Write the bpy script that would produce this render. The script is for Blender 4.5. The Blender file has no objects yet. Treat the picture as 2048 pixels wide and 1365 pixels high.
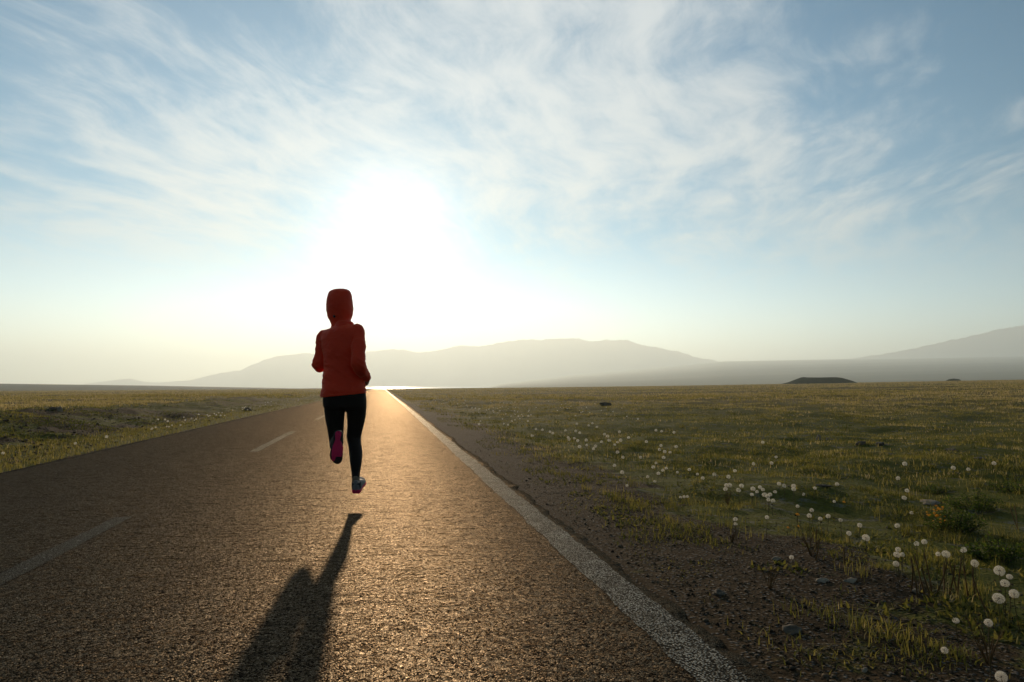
import bpy, bmesh, math, random
import numpy as np
from mathutils import Vector, Matrix, noise as mnoise

random.seed(7)
np.random.seed(7)
scene = bpy.context.scene
C = scene.collection
R = math.radians

# ------------------------------------------------------------------ camera
F = 24.0 / 36.0 * 2048.0          # focal length in photo pixels
EYE = 0.90
PITCH = math.atan((773 - 682.5) / F)
YAW = math.atan((1024 - 765) / F * math.cos(PITCH))
cam_data = bpy.data.cameras.new('camera')
cam_data.lens = 24.0
cam_data.sensor_width = 36.0
cam_data.clip_start = 0.05
cam_data.clip_end = 60000.0
cam = bpy.data.objects.new('camera', cam_data)
cam.location = (0, 0, EYE)
cam.rotation_euler = (math.pi / 2 + PITCH, 0, -YAW)
C.objects.link(cam)
scene.camera = cam
CROT = cam.rotation_euler.to_matrix()
CPOS = Vector((0, 0, EYE))


def ray(px, py):
    return (CROT @ Vector(((px - 1024) / F, (682.5 - py) / F, -1.0))).normalized()


def at_y(px, py, y):
    d = ray(px, py)
    return CPOS + d * (y / d.y)


# ------------------------------------------------------------------ sun and sky
SUN = ray(785, 484)
SUN_EL = math.asin(SUN.z)
SUN_AZ = math.atan2(SUN.x, SUN.y)      # clockwise from +Y
sun_data = bpy.data.lights.new('sun', 'SUN')
sun_data.energy = 2.8
sun_data.angle = R(1.2)
sun_data.color = (1.0, 0.75, 0.49)
sun = bpy.data.objects.new('sun', sun_data)
sun.rotation_euler = (-SUN).to_track_quat('-Z', 'Y').to_euler()
sun.location = (0, 0, 50)
C.objects.link(sun)

world = bpy.data.worlds.new('World')
scene.world = world
world.use_nodes = True


class NT:
    """small helper for node trees"""

    def __init__(self, tree):
        self.t = tree
        tree.nodes.clear()

    def n(self, typ, **kw):
        nd = self.t.nodes.new(typ)
        ins = kw.pop('ins', {})
        for k, v in kw.items():
            setattr(nd, k, v)
        for k, v in ins.items():
            self.set(nd.inputs[k], v)
        return nd

    def set(self, sock, v):
        if isinstance(v, bpy.types.NodeSocket):
            self.t.links.new(v, sock)
        elif isinstance(v, bpy.types.Node):
            self.t.links.new(v.outputs[0], sock)
        else:
            sock.default_value = v

    def m(self, op, a, b=0.0, c=0.0, clamp=False):
        nd = self.n('ShaderNodeMath', operation=op, use_clamp=clamp)
        self.set(nd.inputs[0], a)
        self.set(nd.inputs[1], b)
        self.set(nd.inputs[2], c)
        return nd.outputs[0]

    def vm(self, op, a, b=(0, 0, 0)):
        nd = self.n('ShaderNodeVectorMath', operation=op)
        self.set(nd.inputs[0], a)
        self.set(nd.inputs[1], b)
        return nd.outputs['Value'] if op in ('DOT_PRODUCT', 'LENGTH', 'DISTANCE') else nd.outputs[0]

    def mix(self, f, a, b, blend='MIX'):
        nd = self.n('ShaderNodeMix', data_type='RGBA', blend_type=blend)
        self.set(nd.inputs[0], f)
        self.set(nd.inputs[6], a)
        self.set(nd.inputs[7], b)
        return nd.outputs[2]

    def ramp(self, f, stops, interp='LINEAR'):
        nd = self.n('ShaderNodeValToRGB')
        cr = nd.color_ramp
        cr.interpolation = interp
        while len(cr.elements) < len(stops):
            cr.elements.new(0.5)
        for e, (p, c) in zip(cr.elements, stops):
            e.position = p
            e.color = (c, c, c, 1) if isinstance(c, (int, float)) else (*c, 1)
        self.set(nd.inputs[0], f)
        return nd.outputs[0]

    def ss(self, v, lo, hi):
        nd = self.n('ShaderNodeMapRange', interpolation_type='SMOOTHSTEP')
        self.set(nd.inputs[0], v)
        self.set(nd.inputs[1], lo)
        self.set(nd.inputs[2], hi)
        return nd.outputs[0]

    def noise(self, vec, scale, detail=4.0, rough=0.5, dist=0.0, color=False, lac=2.0):
        nd = self.n('ShaderNodeTexNoise')
        self.set(nd.inputs['Vector'], vec)
        nd.inputs['Scale'].default_value = scale
        nd.inputs['Detail'].default_value = detail
        nd.inputs['Roughness'].default_value = rough
        nd.inputs['Distortion'].default_value = dist
        nd.inputs['Lacunarity'].default_value = lac
        return nd.outputs[1] if color else nd.outputs[0]


w = NT(world.node_tree)
tc = w.n('ShaderNodeTexCoord').outputs['Generated']
dirn = w.vm('NORMALIZE', tc)
sky = w.n('ShaderNodeTexSky', sky_type='NISHITA', sun_disc=False, sun_elevation=SUN_EL,
          sun_rotation=SUN_AZ, altitude=2500.0, air_density=1.0, dust_density=0.3, ozone_density=2.2)
sep = w.n('ShaderNodeSeparateXYZ', ins={0: dirn})
zc = w.m('MAXIMUM', sep.outputs[2], 0.0)
tint = w.mix(w.ss(zc, 0.0, 0.25), (1.5, 1.34, 1.08, 1), (0.0, 0.52, 0.60, 1))
skyc = w.mix(1.0, sky.outputs[0], tint, 'MULTIPLY')
away = w.ss(w.vm('DOT_PRODUCT', dirn, tuple(SUN)), 0.1, 1.02)
away = w.m('ADD', 0.44, w.m('MULTIPLY', away, 0.58))
inv = w.m('DIVIDE', 1.0, w.m('ADD', zc, 0.10))
pl = w.vm('MULTIPLY', dirn, w.n('ShaderNodeCombineXYZ', ins={0: inv, 1: inv, 2: 0.0}).outputs[0])
pl = w.vm('ADD', pl, (3.7, 1.2, 0))
wob = w.noise(pl, 0.8, 3, 0.5, color=True)
plw = w.vm('ADD', pl, w.vm('MULTIPLY', w.vm('SUBTRACT', wob, (0.5, 0.5, 0.5)), (0.7, 0.7, 0)))


def streak(angle, su, sv, src):
    """stretch along a bearing (degrees from the road) on the cloud plane"""
    ca_, sa_ = math.cos(R(angle)), math.sin(R(angle))
    u_ = w.m('MULTIPLY', w.vm('DOT_PRODUCT', src, (sa_, ca_, 0)), su)
    v_ = w.m('MULTIPLY', w.vm('DOT_PRODUCT', src, (ca_, -sa_, 0)), sv)
    return w.n('ShaderNodeCombineXYZ', ins={0: u_, 1: v_, 2: 0.0}).outputs[0]


n_big = w.noise(plw, 0.55, 3, 0.5)
n_str = w.noise(streak(32, 0.7, 3.0, plw), 1.5, 12, 0.66, 0.15)
n_puf = w.noise(streak(20, 0.75, 1.25, plw), 4.2, 12, 0.64, 0.15)


def lobe(px, py, width):
    """smooth 0..1 bump about one sky direction"""
    d = ray(px, py)
    dp = w.vm('DOT_PRODUCT', dirn, tuple(d))
    return w.ss(dp, math.cos(R(width)), 1.0)


cov = w.m('MULTIPLY', w.m('SUBTRACT', n_big, 0.5), 1.0)
for (px, py, wd, amp) in ((880, 180, 22, .19), (1300, 300, 20, .27), (350, 280, 24, .38), (100, 380, 16, .42),
                          (1800, 400, 20, .46), (1150, 60, 20, .08), (1450, 610, 12, -.3), (0, -30, 19, -.6), (0, 500, 11, -.22),
                          (2100, 20, 22, -.5), (150, 640, 13, -.25), (560, -20, 12, -.35), (1750, 150, 10, -.06),
                          (400, 500, 8, -.05), (1250, 520, 8, -.12)):
    cov = w.m('ADD', cov, w.m('MULTIPLY', lobe(px, py, wd), amp))
tex = w.m('ADD', w.m('MULTIPLY', n_str, 0.42), w.m('MULTIPLY', n_puf, 0.58))
cl = w.m('ADD', w.m('MULTIPLY', w.m('SUBTRACT', tex, 0.5), 3.7), w.m('ADD', cov, 0.14))
cl = w.ss(cl, -0.15, 1.1)
cl = w.m('MULTIPLY', cl, w.ss(zc, 0.10, 0.24))
cosang = w.vm('DOT_PRODUCT', dirn, tuple(SUN))
cpos = w.m('MAXIMUM', cosang, 0.0)
g1 = w.m('POWER', cpos, 9.0)
g2 = w.m('POWER', cpos, 40.0)
g3 = w.m('POWER', cpos, 260.0)
glow = w.m('ADD', w.m('ADD', w.m('MULTIPLY', g1, 0.5), w.m('MULTIPLY', g2, 0.5)), w.m('MULTIPLY', g3, 5.0))
cloudrad = w.m('ADD', 4.1, w.m('MULTIPLY', glow, 0.6))
cloudc = w.mix(1.0, (0.93, 1.0, 1.04, 1), w.n('ShaderNodeCombineColor', ins={0: cloudrad, 1: cloudrad, 2: cloudrad}).outputs[0], 'MULTIPLY')
glowc = w.mix(1.0, (1.0, 0.95, 0.86, 1), w.n('ShaderNodeCombineColor', ins={0: glow, 1: glow, 2: glow}).outputs[0], 'MULTIPLY')
base = w.mix(1.0, skyc, glowc, 'ADD')
final = w.mix(w.m('MULTIPLY', cl, 0.85), base, cloudc)
bg = w.n('ShaderNodeBackground', ins={0: final, 1: w.m('MULTIPLY', away, 0.10)})
wo = w.n('ShaderNodeOutputWorld', ins={0: bg})

scene.view_settings.view_transform = 'Standard'
scene.view_settings.look = 'None'
scene.view_settings.exposure = 0.85
scene.view_settings.gamma = 1.0
scene.view_settings.use_curve_mapping = False
scene.cycles.volume_bounces = 4
scene.cycles.max_bounces = 8
scene.cycles.transparent_max_bounces = 12
scene.cycles.sample_clamp_indirect = 4.0

# ------------------------------------------------------------------ helpers


def tag(o, label=None, cat=None, group=None, kind=None):
    if label:
        o['label'] = label
    if cat:
        o['category'] = cat
    if group:
        o['group'] = group
    if kind:
        o['kind'] = kind
    return o


def mesh_obj(name, verts, faces, mat=None, parent=None, smooth=True, tri=None, attrs=None):
    me = bpy.data.meshes.new(name)
    verts = np.asarray(verts, dtype=np.float32)
    if isinstance(faces, np.ndarray):
        k = faces.shape[1]
        nf = faces.shape[0]
        me.vertices.add(len(verts))
        me.vertices.foreach_set('co', verts.ravel())
        me.loops.add(nf * k)
        me.loops.foreach_set('vertex_index', faces.astype(np.int32).ravel())
        me.polygons.add(nf)
        me.polygons.foreach_set('loop_start', np.arange(0, nf * k, k, dtype=np.int32))
        me.polygons.foreach_set('loop_total', np.full(nf, k, dtype=np.int32))
        me.update(calc_edges=True)
    else:
        me.from_pydata(verts.tolist(), [], faces)
        me.update()
    if smooth:
        me.polygons.foreach_set('use_smooth', np.ones(len(me.polygons), dtype=bool))
    for an, av in (attrs or {}).items():
        a = me.attributes.new(an, 'FLOAT', 'POINT')
        a.data.foreach_set('value', np.asarray(av, dtype=np.float32))
    if mat:
        me.materials.append(mat)
    o = bpy.data.objects.new(name, me)
    C.objects.link(o)
    if parent:
        o.parent = parent
    return o


def empty(name, loc=(0, 0, 0), rz=0.0):
    e = bpy.data.objects.new(name, None)
    e.empty_display_size = 0.1
    e.location = loc
    e.rotation_euler = (0, 0, rz)
    C.objects.link(e)
    return e


def new_mat(name):
    m = bpy.data.materials.new(name)
    m.use_nodes = True
    return m, NT(m.node_tree)


def finish(t, surf, disp=None):
    o = t.n('ShaderNodeOutputMaterial')
    t.set(o.inputs['Surface'], surf)


def simple_mat(name, col, rough=0.6, spec=0.5, bump=None, transl=0.0, var=0.0, vscale=20.0, metallic=0.0):
    m, t = new_mat(name)
    pos = t.n('ShaderNodeTexCoord').outputs['Object']
    c = (*col, 1)
    if var:
        n = t.noise(pos, vscale, 4, 0.6)
        c = t.mix(n, tuple(x * (1 - var) for x in col) + (1,), tuple(min(1, x * (1 + var)) for x in col) + (1,))
    b = t.n('ShaderNodeBsdfPrincipled', ins={'Base Color': c, 'Roughness': rough, 'Specular IOR Level': spec,
                                             'Metallic': metallic})
    if bump:
        nb = t.noise(pos, bump[0], 5, 0.6)
        bp = t.n('ShaderNodeBump', ins={'Strength': bump[1], 'Distance': bump[2], 'Height': nb})
        t.set(b.inputs['Normal'], bp.outputs[0])
    s = b.outputs[0]
    if transl:
        tr = t.n('ShaderNodeBsdfTranslucent', ins={'Color': c})
        mx = t.n('ShaderNodeMixShader', ins={0: transl, 1: s, 2: tr.outputs[0]})
        s = mx.outputs[0]
    finish(t, s)
    return m


# value noise for building terrain
def _hash(ix, iy, seed):
    h = (ix.astype(np.int64) * 374761393 + iy.astype(np.int64) * 668265263 + seed * 1442695041) & 0xFFFFFFFF
    h = ((h ^ (h >> 13)) * 1274126177) & 0xFFFFFFFF
    return ((h ^ (h >> 16)) & 0xFFFF) / 65535.0


def vnoise(x, y, seed=0):
    x = np.asarray(x, dtype=np.float64)
    y = np.asarray(y, dtype=np.float64)
    ix = np.floor(x)
    iy = np.floor(y)
    fx = x - ix
    fy = y - iy
    fx = fx * fx * (3 - 2 * fx)
    fy = fy * fy * (3 - 2 * fy)
    a = _hash(ix, iy, seed)
    b = _hash(ix + 1, iy, seed)
    c = _hash(ix, iy + 1, seed)
    d = _hash(ix + 1, iy + 1, seed)
    return (a + (b - a) * fx) * (1 - fy) + (c + (d - c) * fx) * fy


def fbm(x, y, octs=4, seed=0, gain=0.5):
    s = 0
    a = 1.0
    tot = 0
    for k in range(octs):
        s = s + a * vnoise(x * 2 ** k, y * 2 ** k, seed + k * 17)
        tot += a
        a *= gain
    return s / tot - 0.5


def sstep(v, lo, hi):
    t = np.clip((v - lo) / (hi - lo), 0, 1)
    return t * t * (3 - 2 * t)


# ------------------------------------------------------------------ terrain shape
ROAD_L, ROAD_R = -3.92, 1.22


def px_of(x, y):
    """photo column of a ground bearing, used only to keep far slopes smooth by bearing"""
    az = np.arctan2(x, y) - YAW
    az = np.clip(az, -1.2, 1.2)
    return 1024 + F * np.tan(az)


E_EDGE = ([-900, 0, 300, 640, 775, 1100, 1400, 2048, 3000], [-12, -10, -8, -5.5, -5.5, -2.5, 1.5, 13, 20])
E_FAR = ([-900, 0, 300, 600, 700, 775, 950, 1150, 1450, 2048, 3000], [8, 5, 1, -4.5, -3, -2, -1.5, 24, 50, 60, 70])
REDGE = 380.0
RFAR = 8000.0
LAKE_Z = -3.4


def centre_z(y):
    c = (EYE + REDGE * -5.5 / F) / REDGE
    return c * np.clip(y - 25, 0, None) * 1.07


def ground_z(x, y, fine=True):
    x = np.asarray(x, dtype=np.float64)
    y = np.asarray(y, dtype=np.float64)
    r = np.hypot(x, y)
    px = px_of(x, np.where(y < -2, np.abs(y), y))
    ee = np.interp(px, *E_EDGE)
    ef = np.interp(px, *E_FAR)
    ca = np.cos(np.clip(np.arctan((px - 1024) / F), -1, 1))
    ee = ee * ca
    ef = ef * ca
    c = (EYE + REDGE * ee / F) / REDGE
    z = c * np.clip(r - 25, 0, REDGE - 25) * 1.07
    # past the edge of the near plain: a shallow basin, then the far plain
    zedge = c * (REDGE - 25) * 1.07
    t = np.clip(np.log(np.maximum(r, REDGE) / REDGE) / math.log(RFAR / REDGE), 0, 1)
    tend = np.interp(px, [600, 850], [0.40, 1.0])
    efar = (ee - 2.5) + (ef - ee + 2.5) * sstep(t / tend, 0.15, 1.0)
    zf = EYE + r * efar / F
    zf = zf + r * 0.0012 * fbm(x / 900, y / 500, 4, 5) * sstep(r, 600, 2500)
    basin = sstep(px, 640, 700) * (1 - sstep(px, 960, 1010)) * sstep(r, 600, 750) * (1 - sstep(r, 4600, 5000))
    zf = zf * (1 - basin) + np.minimum(zf, LAKE_Z - 1.5) * basin
    bl = sstep(r, REDGE, REDGE * 1.5)
    z = np.where(r > REDGE, zedge * (1 - bl) + zf * bl, z)
    nr = 1 - sstep(r, 150, 400)
    # road corridor
    dr = np.where(x > 0, x - ROAD_R, ROAD_L - x)
    off = sstep(dr, 0.0, 2.0)
    zc_ = centre_z(y)
    corr = 1 - sstep(dr, 0.0, 6.0 + 0.0 * r)
    corr = corr * (1 - sstep(r, 250, 420))
    z = z * (1 - corr) + zc_ * corr
    # bank on the left
    H = np.interp(y, [-5, 8, 12, 20, 25, 37, 64, 120], [.52, .52, .47, .30, .29, .24, .16, 0.0])
    s = -x - 4.35 + 0.35 * fbm(y / 3.0, x * 0 + 3, 3, 9) * 2
    prof = sstep(s, 0.0, 3.3) * 0.75 + sstep(s, 2.2, 3.6) * 0.25
    z = z + H * prof * (1 - sstep(s, 4.5, 40) * 0.6) * nr
    # bank face lumps
    face = sstep(s, 0.2, 1.0) * (1 - sstep(s, 3.5, 6.0))
    z = z + face * 0.26 * fbm(x / 0.8, y / 1.1, 4, 21) * nr
    # verge to the right: lumps and hollows
    rr = sstep(x - ROAD_R, 0.1, 2.2) * (x > 0)
    z = z + rr * nr * (0.24 * fbm(x / 1.7, y / 1.5, 4, 31) + 0.06 * fbm(x / 0.55, y / 0.55, 3, 41) - 0.05 * (1 - sstep(r, 20, 60)))
    # plain ripples further off
    z = z + off * nr * 0.35 * fbm(x / 14, y / 9, 4, 51) * sstep(r, 12, 40)
    z = z + off * nr * 0.20 * fbm(x / 2.4, y / 2.0, 3, 57) * sstep(r, 9, 20) * sstep(np.abs(dr), 0.5, 3)
    # hollow beside the leafy bush
    z = z - 0.16 * np.exp(-(((x - 3.62) / 0.42) ** 2 + ((y - 3.15) / 0.30) ** 2))
    # under the asphalt, and its crumbling rim
    z = z - 0.05 * (1 - sstep(dr, -0.12, 0.0)) - 0.012 * (1 - sstep(dr, 0.0, 0.5))
    if fine:
        z = z + 0.010 * fbm(x / 0.09, y / 0.09, 2, 61) * sstep(dr, 0.0, 0.1) * (1 - sstep(r, 12, 25))
    return z


def gz(x, y):
    return float(ground_z(np.array([x]), np.array([y]))[0])


def hit(px, py, lift=0.0):
    """where the sight line of a photo pixel meets the ground"""
    d = ray(px, py)
    t0, t = 0.5, 0.5
    while t < 9000:
        p = CPOS + d * t
        if p.z < gz(p.x, p.y) + lift:
            break
        t0 = t
        t *= 1.02
    for _ in range(12):
        mid = (t0 + t) / 2
        p = CPOS + d * mid
        if p.z < gz(p.x, p.y) + lift:
            t = mid
        else:
            t0 = mid
    return CPOS + d * t


def hits(pts):
    """pts: [(px, py, height above ground)] -> ground positions for all of them at once"""
    D = np.array([tuple(ray(a, b_)) for a, b_, _ in pts])
    L = np.array([c for _, _, c in pts])
    t0 = np.full(len(pts), 0.5)
    t = t0.copy()
    done = np.zeros(len(pts), bool)
    for _ in range(420):
        x, y, z = D[:, 0] * t, D[:, 1] * t, EYE + D[:, 2] * t
        under = z < ground_z(x, y) + L
        done |= under
        if done.all():
            break
        t0 = np.where(done, t0, t)
        t = np.where(done, t, t * 1.02)
    for _ in range(12):
        m_ = (t0 + t) / 2
        x, y, z = D[:, 0] * m_, D[:, 1] * m_, EYE + D[:, 2] * m_
        under = z < ground_z(x, y) + L
        t = np.where(under, m_, t)
        t0 = np.where(under, t0, m_)
    x, y = D[:, 0] * t, D[:, 1] * t
    return np.stack([x, y, ground_z(x, y)], -1), done
# ------------------------------------------------------------------ ground
gm, t = new_mat('ground_soil')
pos = t.n('ShaderNodeNewGeometry').outputs['Position']
big = t.noise(pos, 0.35, 4, 0.6)
mid = t.noise(pos, 2.2, 6, 0.65)
fin = t.noise(pos, 38.0, 4, 0.7)
peb = t.n('ShaderNodeTexVoronoi', ins={'Vector': pos, 'Scale': 42.0})
soil = t.mix(fin, (0.014, 0.009, 0.004, 1), (0.085, 0.054, 0.025, 1))
stone = t.mix(peb.outputs['Color'], (0.09, 0.085, 0.075, 1), (0.22, 0.21, 0.19, 1))
soil = t.mix(t.ss(peb.outputs['Distance'], 0.42, 0.12), soil, stone)
moss = t.mix(fin, (0.050, 0.058, 0.008, 1), (0.160, 0.150, 0.030, 1))
dry = t.mix(fin, (0.11, 0.088, 0.034, 1), (0.28, 0.215, 0.10, 1))
at = t.n('ShaderNodeAttribute', attribute_name='grassy').outputs['Fac']
gmask = t.ss(t.m('ADD', t.m('MULTIPLY', t.m('SUBTRACT', mid, 0.5), 1.6), at), 0.35, 0.62)
lich = t.mix(fin, (0.055, 0.055, 0.035, 1), (0.24, 0.23, 0.16, 1))
moss = t.mix(t.ss(t.noise(pos, 5.0, 6, 0.7), 0.52, 0.66), moss, lich)
col = t.mix(gmask, soil, moss)
at2 = t.n('ShaderNodeAttribute', attribute_name='dryness').outputs['Fac']
col = t.mix(t.m('MULTIPLY', at2, t.ss(big, 0.25, 0.6)), col, dry)
farc = t.mix(t.noise(t.n('ShaderNodeMapping', ins={0: pos, 3: (0.0004, 0.0016, 0.0)}).outputs[0], 1.0, 5, 0.6),
             (0.16, 0.18, 0.14, 1), (0.42, 0.41, 0.32, 1))
at3 = t.n('ShaderNodeAttribute', attribute_name='far').outputs['Fac']
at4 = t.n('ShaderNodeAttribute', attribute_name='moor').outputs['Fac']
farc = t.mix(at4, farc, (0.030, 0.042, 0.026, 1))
col = t.mix(at3, col, farc)
hgt = t.m('ADD', t.m('MULTIPLY', fin, 0.6), t.m('MULTIPLY', t.ss(peb.outputs['Distance'], 0.5, 0.0), 0.7))
hgt = t.m('ADD', hgt, t.m('MULTIPLY', mid, 1.5))
bp = t.n('ShaderNodeBump', ins={'Strength': 0.9, 'Distance': 0.02, 'Height': hgt})
b = t.n('ShaderNodeBsdfPrincipled', ins={'Base Color': col, 'Roughness': 0.95, 'Specular IOR Level': 0.05, 'Normal': bp.outputs[0]})
finish(t, b.outputs[0])

nr1 = np.geomspace(0.35, 14.0, 560)
nr2 = np.geomspace(14.2, 9500.0, 420)
rs = np.concatenate([nr1, nr2])
fa = np.radians(np.linspace(-62, 62, 900)) + YAW
ba = np.radians(np.linspace(62, 298, 90)[1:-1]) + YAW
azs = np.concatenate([fa, ba])
A, RR = np.meshgrid(azs, rs)
X = (RR * np.sin(A)).ravel()
Y = (RR * np.cos(A)).ravel()
Z = ground_z(X, Y)
nA = len(azs)
nR = len(rs)
i = np.arange(nR - 1)[:, None] * nA + np.arange(nA)[None, :]
j = np.arange(nR - 1)[:, None] * nA + (np.arange(nA)[None, :] + 1) % nA
faces = np.stack([i, j, j + nA, i + nA], axis=-1).reshape(-1, 4)
V = np.stack([X, Y, Z], axis=-1)


def grassy_f(x, y):
    r = np.hypot(x, y)
    g = sstep(x, 1.55 + 0.0 * r, 3.3) + 0.9 * sstep(-x, 3.9, 4.05) * (1 - sstep(-x, 4.5, 5.2))
    g = g + (x < -4.3) * (0.55 + 0.9 * fbm(x / 1.6, y / 2.5, 3, 77))
    g = g + 0.9 * fbm(x / 1.1, y / 1.1, 3, 71) * (r < 60)
    return np.clip(g, 0, 1)


def dry_f(x, y):
    r = np.hypot(x, y)
    d = sstep(r, 14, 45) * 0.85
    d = np.maximum(d, sstep(-x, 7.4, 9.5) * 0.8)
    return np.clip(d, 0, 1)


RRf = np.hypot(X, Y)
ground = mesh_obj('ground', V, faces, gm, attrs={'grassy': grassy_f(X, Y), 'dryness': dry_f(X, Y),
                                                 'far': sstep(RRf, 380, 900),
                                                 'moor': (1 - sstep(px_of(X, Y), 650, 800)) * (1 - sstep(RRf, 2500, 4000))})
tag(ground, kind='structure')

# ------------------------------------------------------------------ road
rm, t = new_mat('asphalt')
pos = t.n('ShaderNodeNewGeometry').outputs['Position']
v1 = t.n('ShaderNodeTexVoronoi', ins={'Vector': pos, 'Scale': 120.0, 'Randomness': 1.0})
v2 = t.n('ShaderNodeTexVoronoi', ins={'Vector': pos, 'Scale': 210.0})
n1 = t.noise(pos, 55.0, 3, 0.6)
n2 = t.noise(pos, 1.1, 5, 0.6)
crk = t.noise(t.n('ShaderNodeMapping', ins={0: pos, 3: (5.0, 26.0, 1.0)}).outputs[0], 1.0, 5, 0.7, 0.8)
agg = t.mix(v1.outputs['Color'], (0.003, 0.0026, 0.002, 1), (0.052, 0.045, 0.031, 1))
tar = (0.008, 0.007, 0.006, 1)
col = t.mix(t.ss(v1.outputs['Distance'], 0.30, 0.62), agg, tar)
col = t.mix(t.m('MULTIPLY', t.ss(n2, 0.3, 0.7), 0.3), col, (0.022, 0.018, 0.012, 1))
pit = t.ss(crk, 0.43, 0.37)
col = t.mix(pit, col, (0.010, 0.010, 0.010, 1))


def paint_mask(xc, halfw, dashed=False):
    sp = t.n('ShaderNodeSeparateXYZ', ins={0: pos})
    edge = t.m('MULTIPLY', t.m('SUBTRACT', t.noise(pos, 30.0, 4, 0.7), 0.5), 0.05)
    dx = t.m('ADD', t.m('ABSOLUTE', t.m('SUBTRACT', sp.outputs[0], xc)), edge)
    return t.ss(dx, halfw + 0.004, halfw - 0.008), sp


hgt = t.m('SUBTRACT', 1.0, t.ss(v1.outputs['Distance'], 0.05, 0.65))
hgt = t.m('ADD', t.m('MULTIPLY', hgt, 0.8), t.m('MULTIPLY', n1, 0.9))
hgt = t.m('ADD', hgt, t.m('MULTIPLY', t.ss(v2.outputs['Distance'], 0.5, 0.1), 0.25))
hgt = t.m('SUBTRACT', hgt, t.m('MULTIPLY', pit, 1.6))
bp = t.n('ShaderNodeBump', ins={'Strength': 0.8, 'Distance': 0.004, 'Height': hgt})
fac = t.vm('MULTIPLY', t.vm('SUBTRACT', v1.outputs['Color'], (0.5, 0.5, 0.5)), (0.72, 0.72, 0.0))
bpn = t.vm('NORMALIZE', t.vm('ADD', bp.outputs[0], fac))
trk = t.noise(t.n('ShaderNodeMapping', ins={0: pos, 3: (1.5, 0.06, 1.0)}).outputs[0], 1.0, 3, 0.6)
rough = t.m('ADD', t.m('ADD', 0.24, t.m('MULTIPLY', trk, 0.14)), t.m('MULTIPLY', n1, 0.2))
df = t.n('ShaderNodeBsdfDiffuse', ins={'Color': col, 'Normal': bpn})
gl = t.n('ShaderNodeBsdfGlossy', ins={'Color': t.mix(v1.outputs['Color'], (0.95, 0.68, 0.42, 1), (1.0, 0.88, 0.70, 1)), 'Roughness': rough, 'Normal': bpn})
fr_ = t.n('ShaderNodeFresnel', ins={'IOR': 1.07, 'Normal': bpn})
finish(t, t.n('ShaderNodeMixShader', ins={0: t.m('MULTIPLY', fr_.outputs[0], 0.20), 1: df.outputs[0], 2: gl.outputs[0]}).outputs[0])
road_mat = rm

# worn white paint over the same stone texture
pm, t = new_mat('worn_road_paint')
pos = t.n('ShaderNodeNewGeometry').outputs['Position']
v1 = t.n('ShaderNodeTexVoronoi', ins={'Vector': pos, 'Scale': 120.0, 'Randomness': 1.0})
n1 = t.noise(pos, 55.0, 3, 0.6)
n2 = t.noise(pos, 6.0, 5, 0.7)
wear = t.ss(t.m('ADD', t.m('MULTIPLY', v1.outputs['Distance'], 0.9), t.m('MULTIPLY', n2, 0.5)), 0.38, 0.70)
at = t.n('ShaderNodeAttribute', attribute_name='wear').outputs['Fac']
wear = t.m('MAXIMUM', t.m('MAXIMUM', wear, t.ss(t.noise(pos, 2.2, 6, 0.75), 0.56, 0.70)), t.ss(t.m('ADD', n1, at), 0.75, 1.0))
col = t.mix(wear, (0.46, 0.47, 0.42, 1), (0.025, 0.021, 0.015, 1))
hgt = t.m('ADD', t.m('MULTIPLY', t.m('SUBTRACT', 1.0, t.ss(v1.outputs['Distance'], 0.05, 0.65)), 0.8), t.m('MULTIPLY', n1, 0.9))
bp = t.n('ShaderNodeBump', ins={'Strength': 0.9, 'Distance': 0.0045, 'Height': hgt})
df = t.n('ShaderNodeBsdfDiffuse', ins={'Color': col, 'Normal': bp.outputs[0]})
gl = t.n('ShaderNodeBsdfGlossy', ins={'Color': (0.9, 0.85, 0.74, 1), 'Roughness': 0.45, 'Normal': bp.outputs[0]})
fr_ = t.n('ShaderNodeFresnel', ins={'IOR': 1.07, 'Normal': bp.outputs[0]})
finish(t, t.n('ShaderNodeMixShader', ins={0: t.m('MULTIPLY', fr_.outputs[0], 0.24), 1: df.outputs[0], 2: gl.outputs[0]}).outputs[0])
paint_mat = pm


def strip(name, xl_f, xr_f, ys, nx, z_off, mat, attrs=None, camber=True):
    ys = np.asarray(ys)
    u = np.linspace(0, 1, nx)
    xl = xl_f(ys)
    xr = xr_f(ys)
    Xs = xl[:, None] + (xr - xl)[:, None] * u[None, :]
    Ys = np.repeat(ys[:, None], nx, 1)
    Zs = road_z(Xs, Ys) + z_off
    n = len(ys)
    ii = np.arange(n - 1)[:, None] * nx + np.arange(nx - 1)[None, :]
    fc = np.stack([ii, ii + 1, ii + nx + 1, ii + nx], -1).reshape(-1, 4)
    return mesh_obj(name, np.stack([Xs, Ys, Zs], -1).reshape(-1, 3), fc, mat, attrs=attrs)


def road_z(x, y):
    return centre_z(y) + 0.006 * fbm(x / 1.5, y / 2.5, 3, 91) - 0.010 * ((x + 1.35) / 2.57) ** 2


ysr = np.concatenate([np.arange(-4, 12, 0.02), np.geomspace(12, 430, 500)])
rag = lambda ys, s, a: a * fbm(ys / 0.5, ys * 0 + 0.5, 4, s) * 2 + a * 0.9 * fbm(ys / 0.09, ys * 0 + 0.5, 2, s + 3)
road = strip('road', lambda y: ROAD_L + rag(y, 5, 0.05), lambda y: ROAD_R + rag(y, 15, 0.07), ysr, 60, 0.0, road_mat)
sol = road.modifiers.new('thickness', 'SOLIDIFY')
sol.thickness = 0.045
sol.offset = -1
tag(road, kind='structure')

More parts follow.
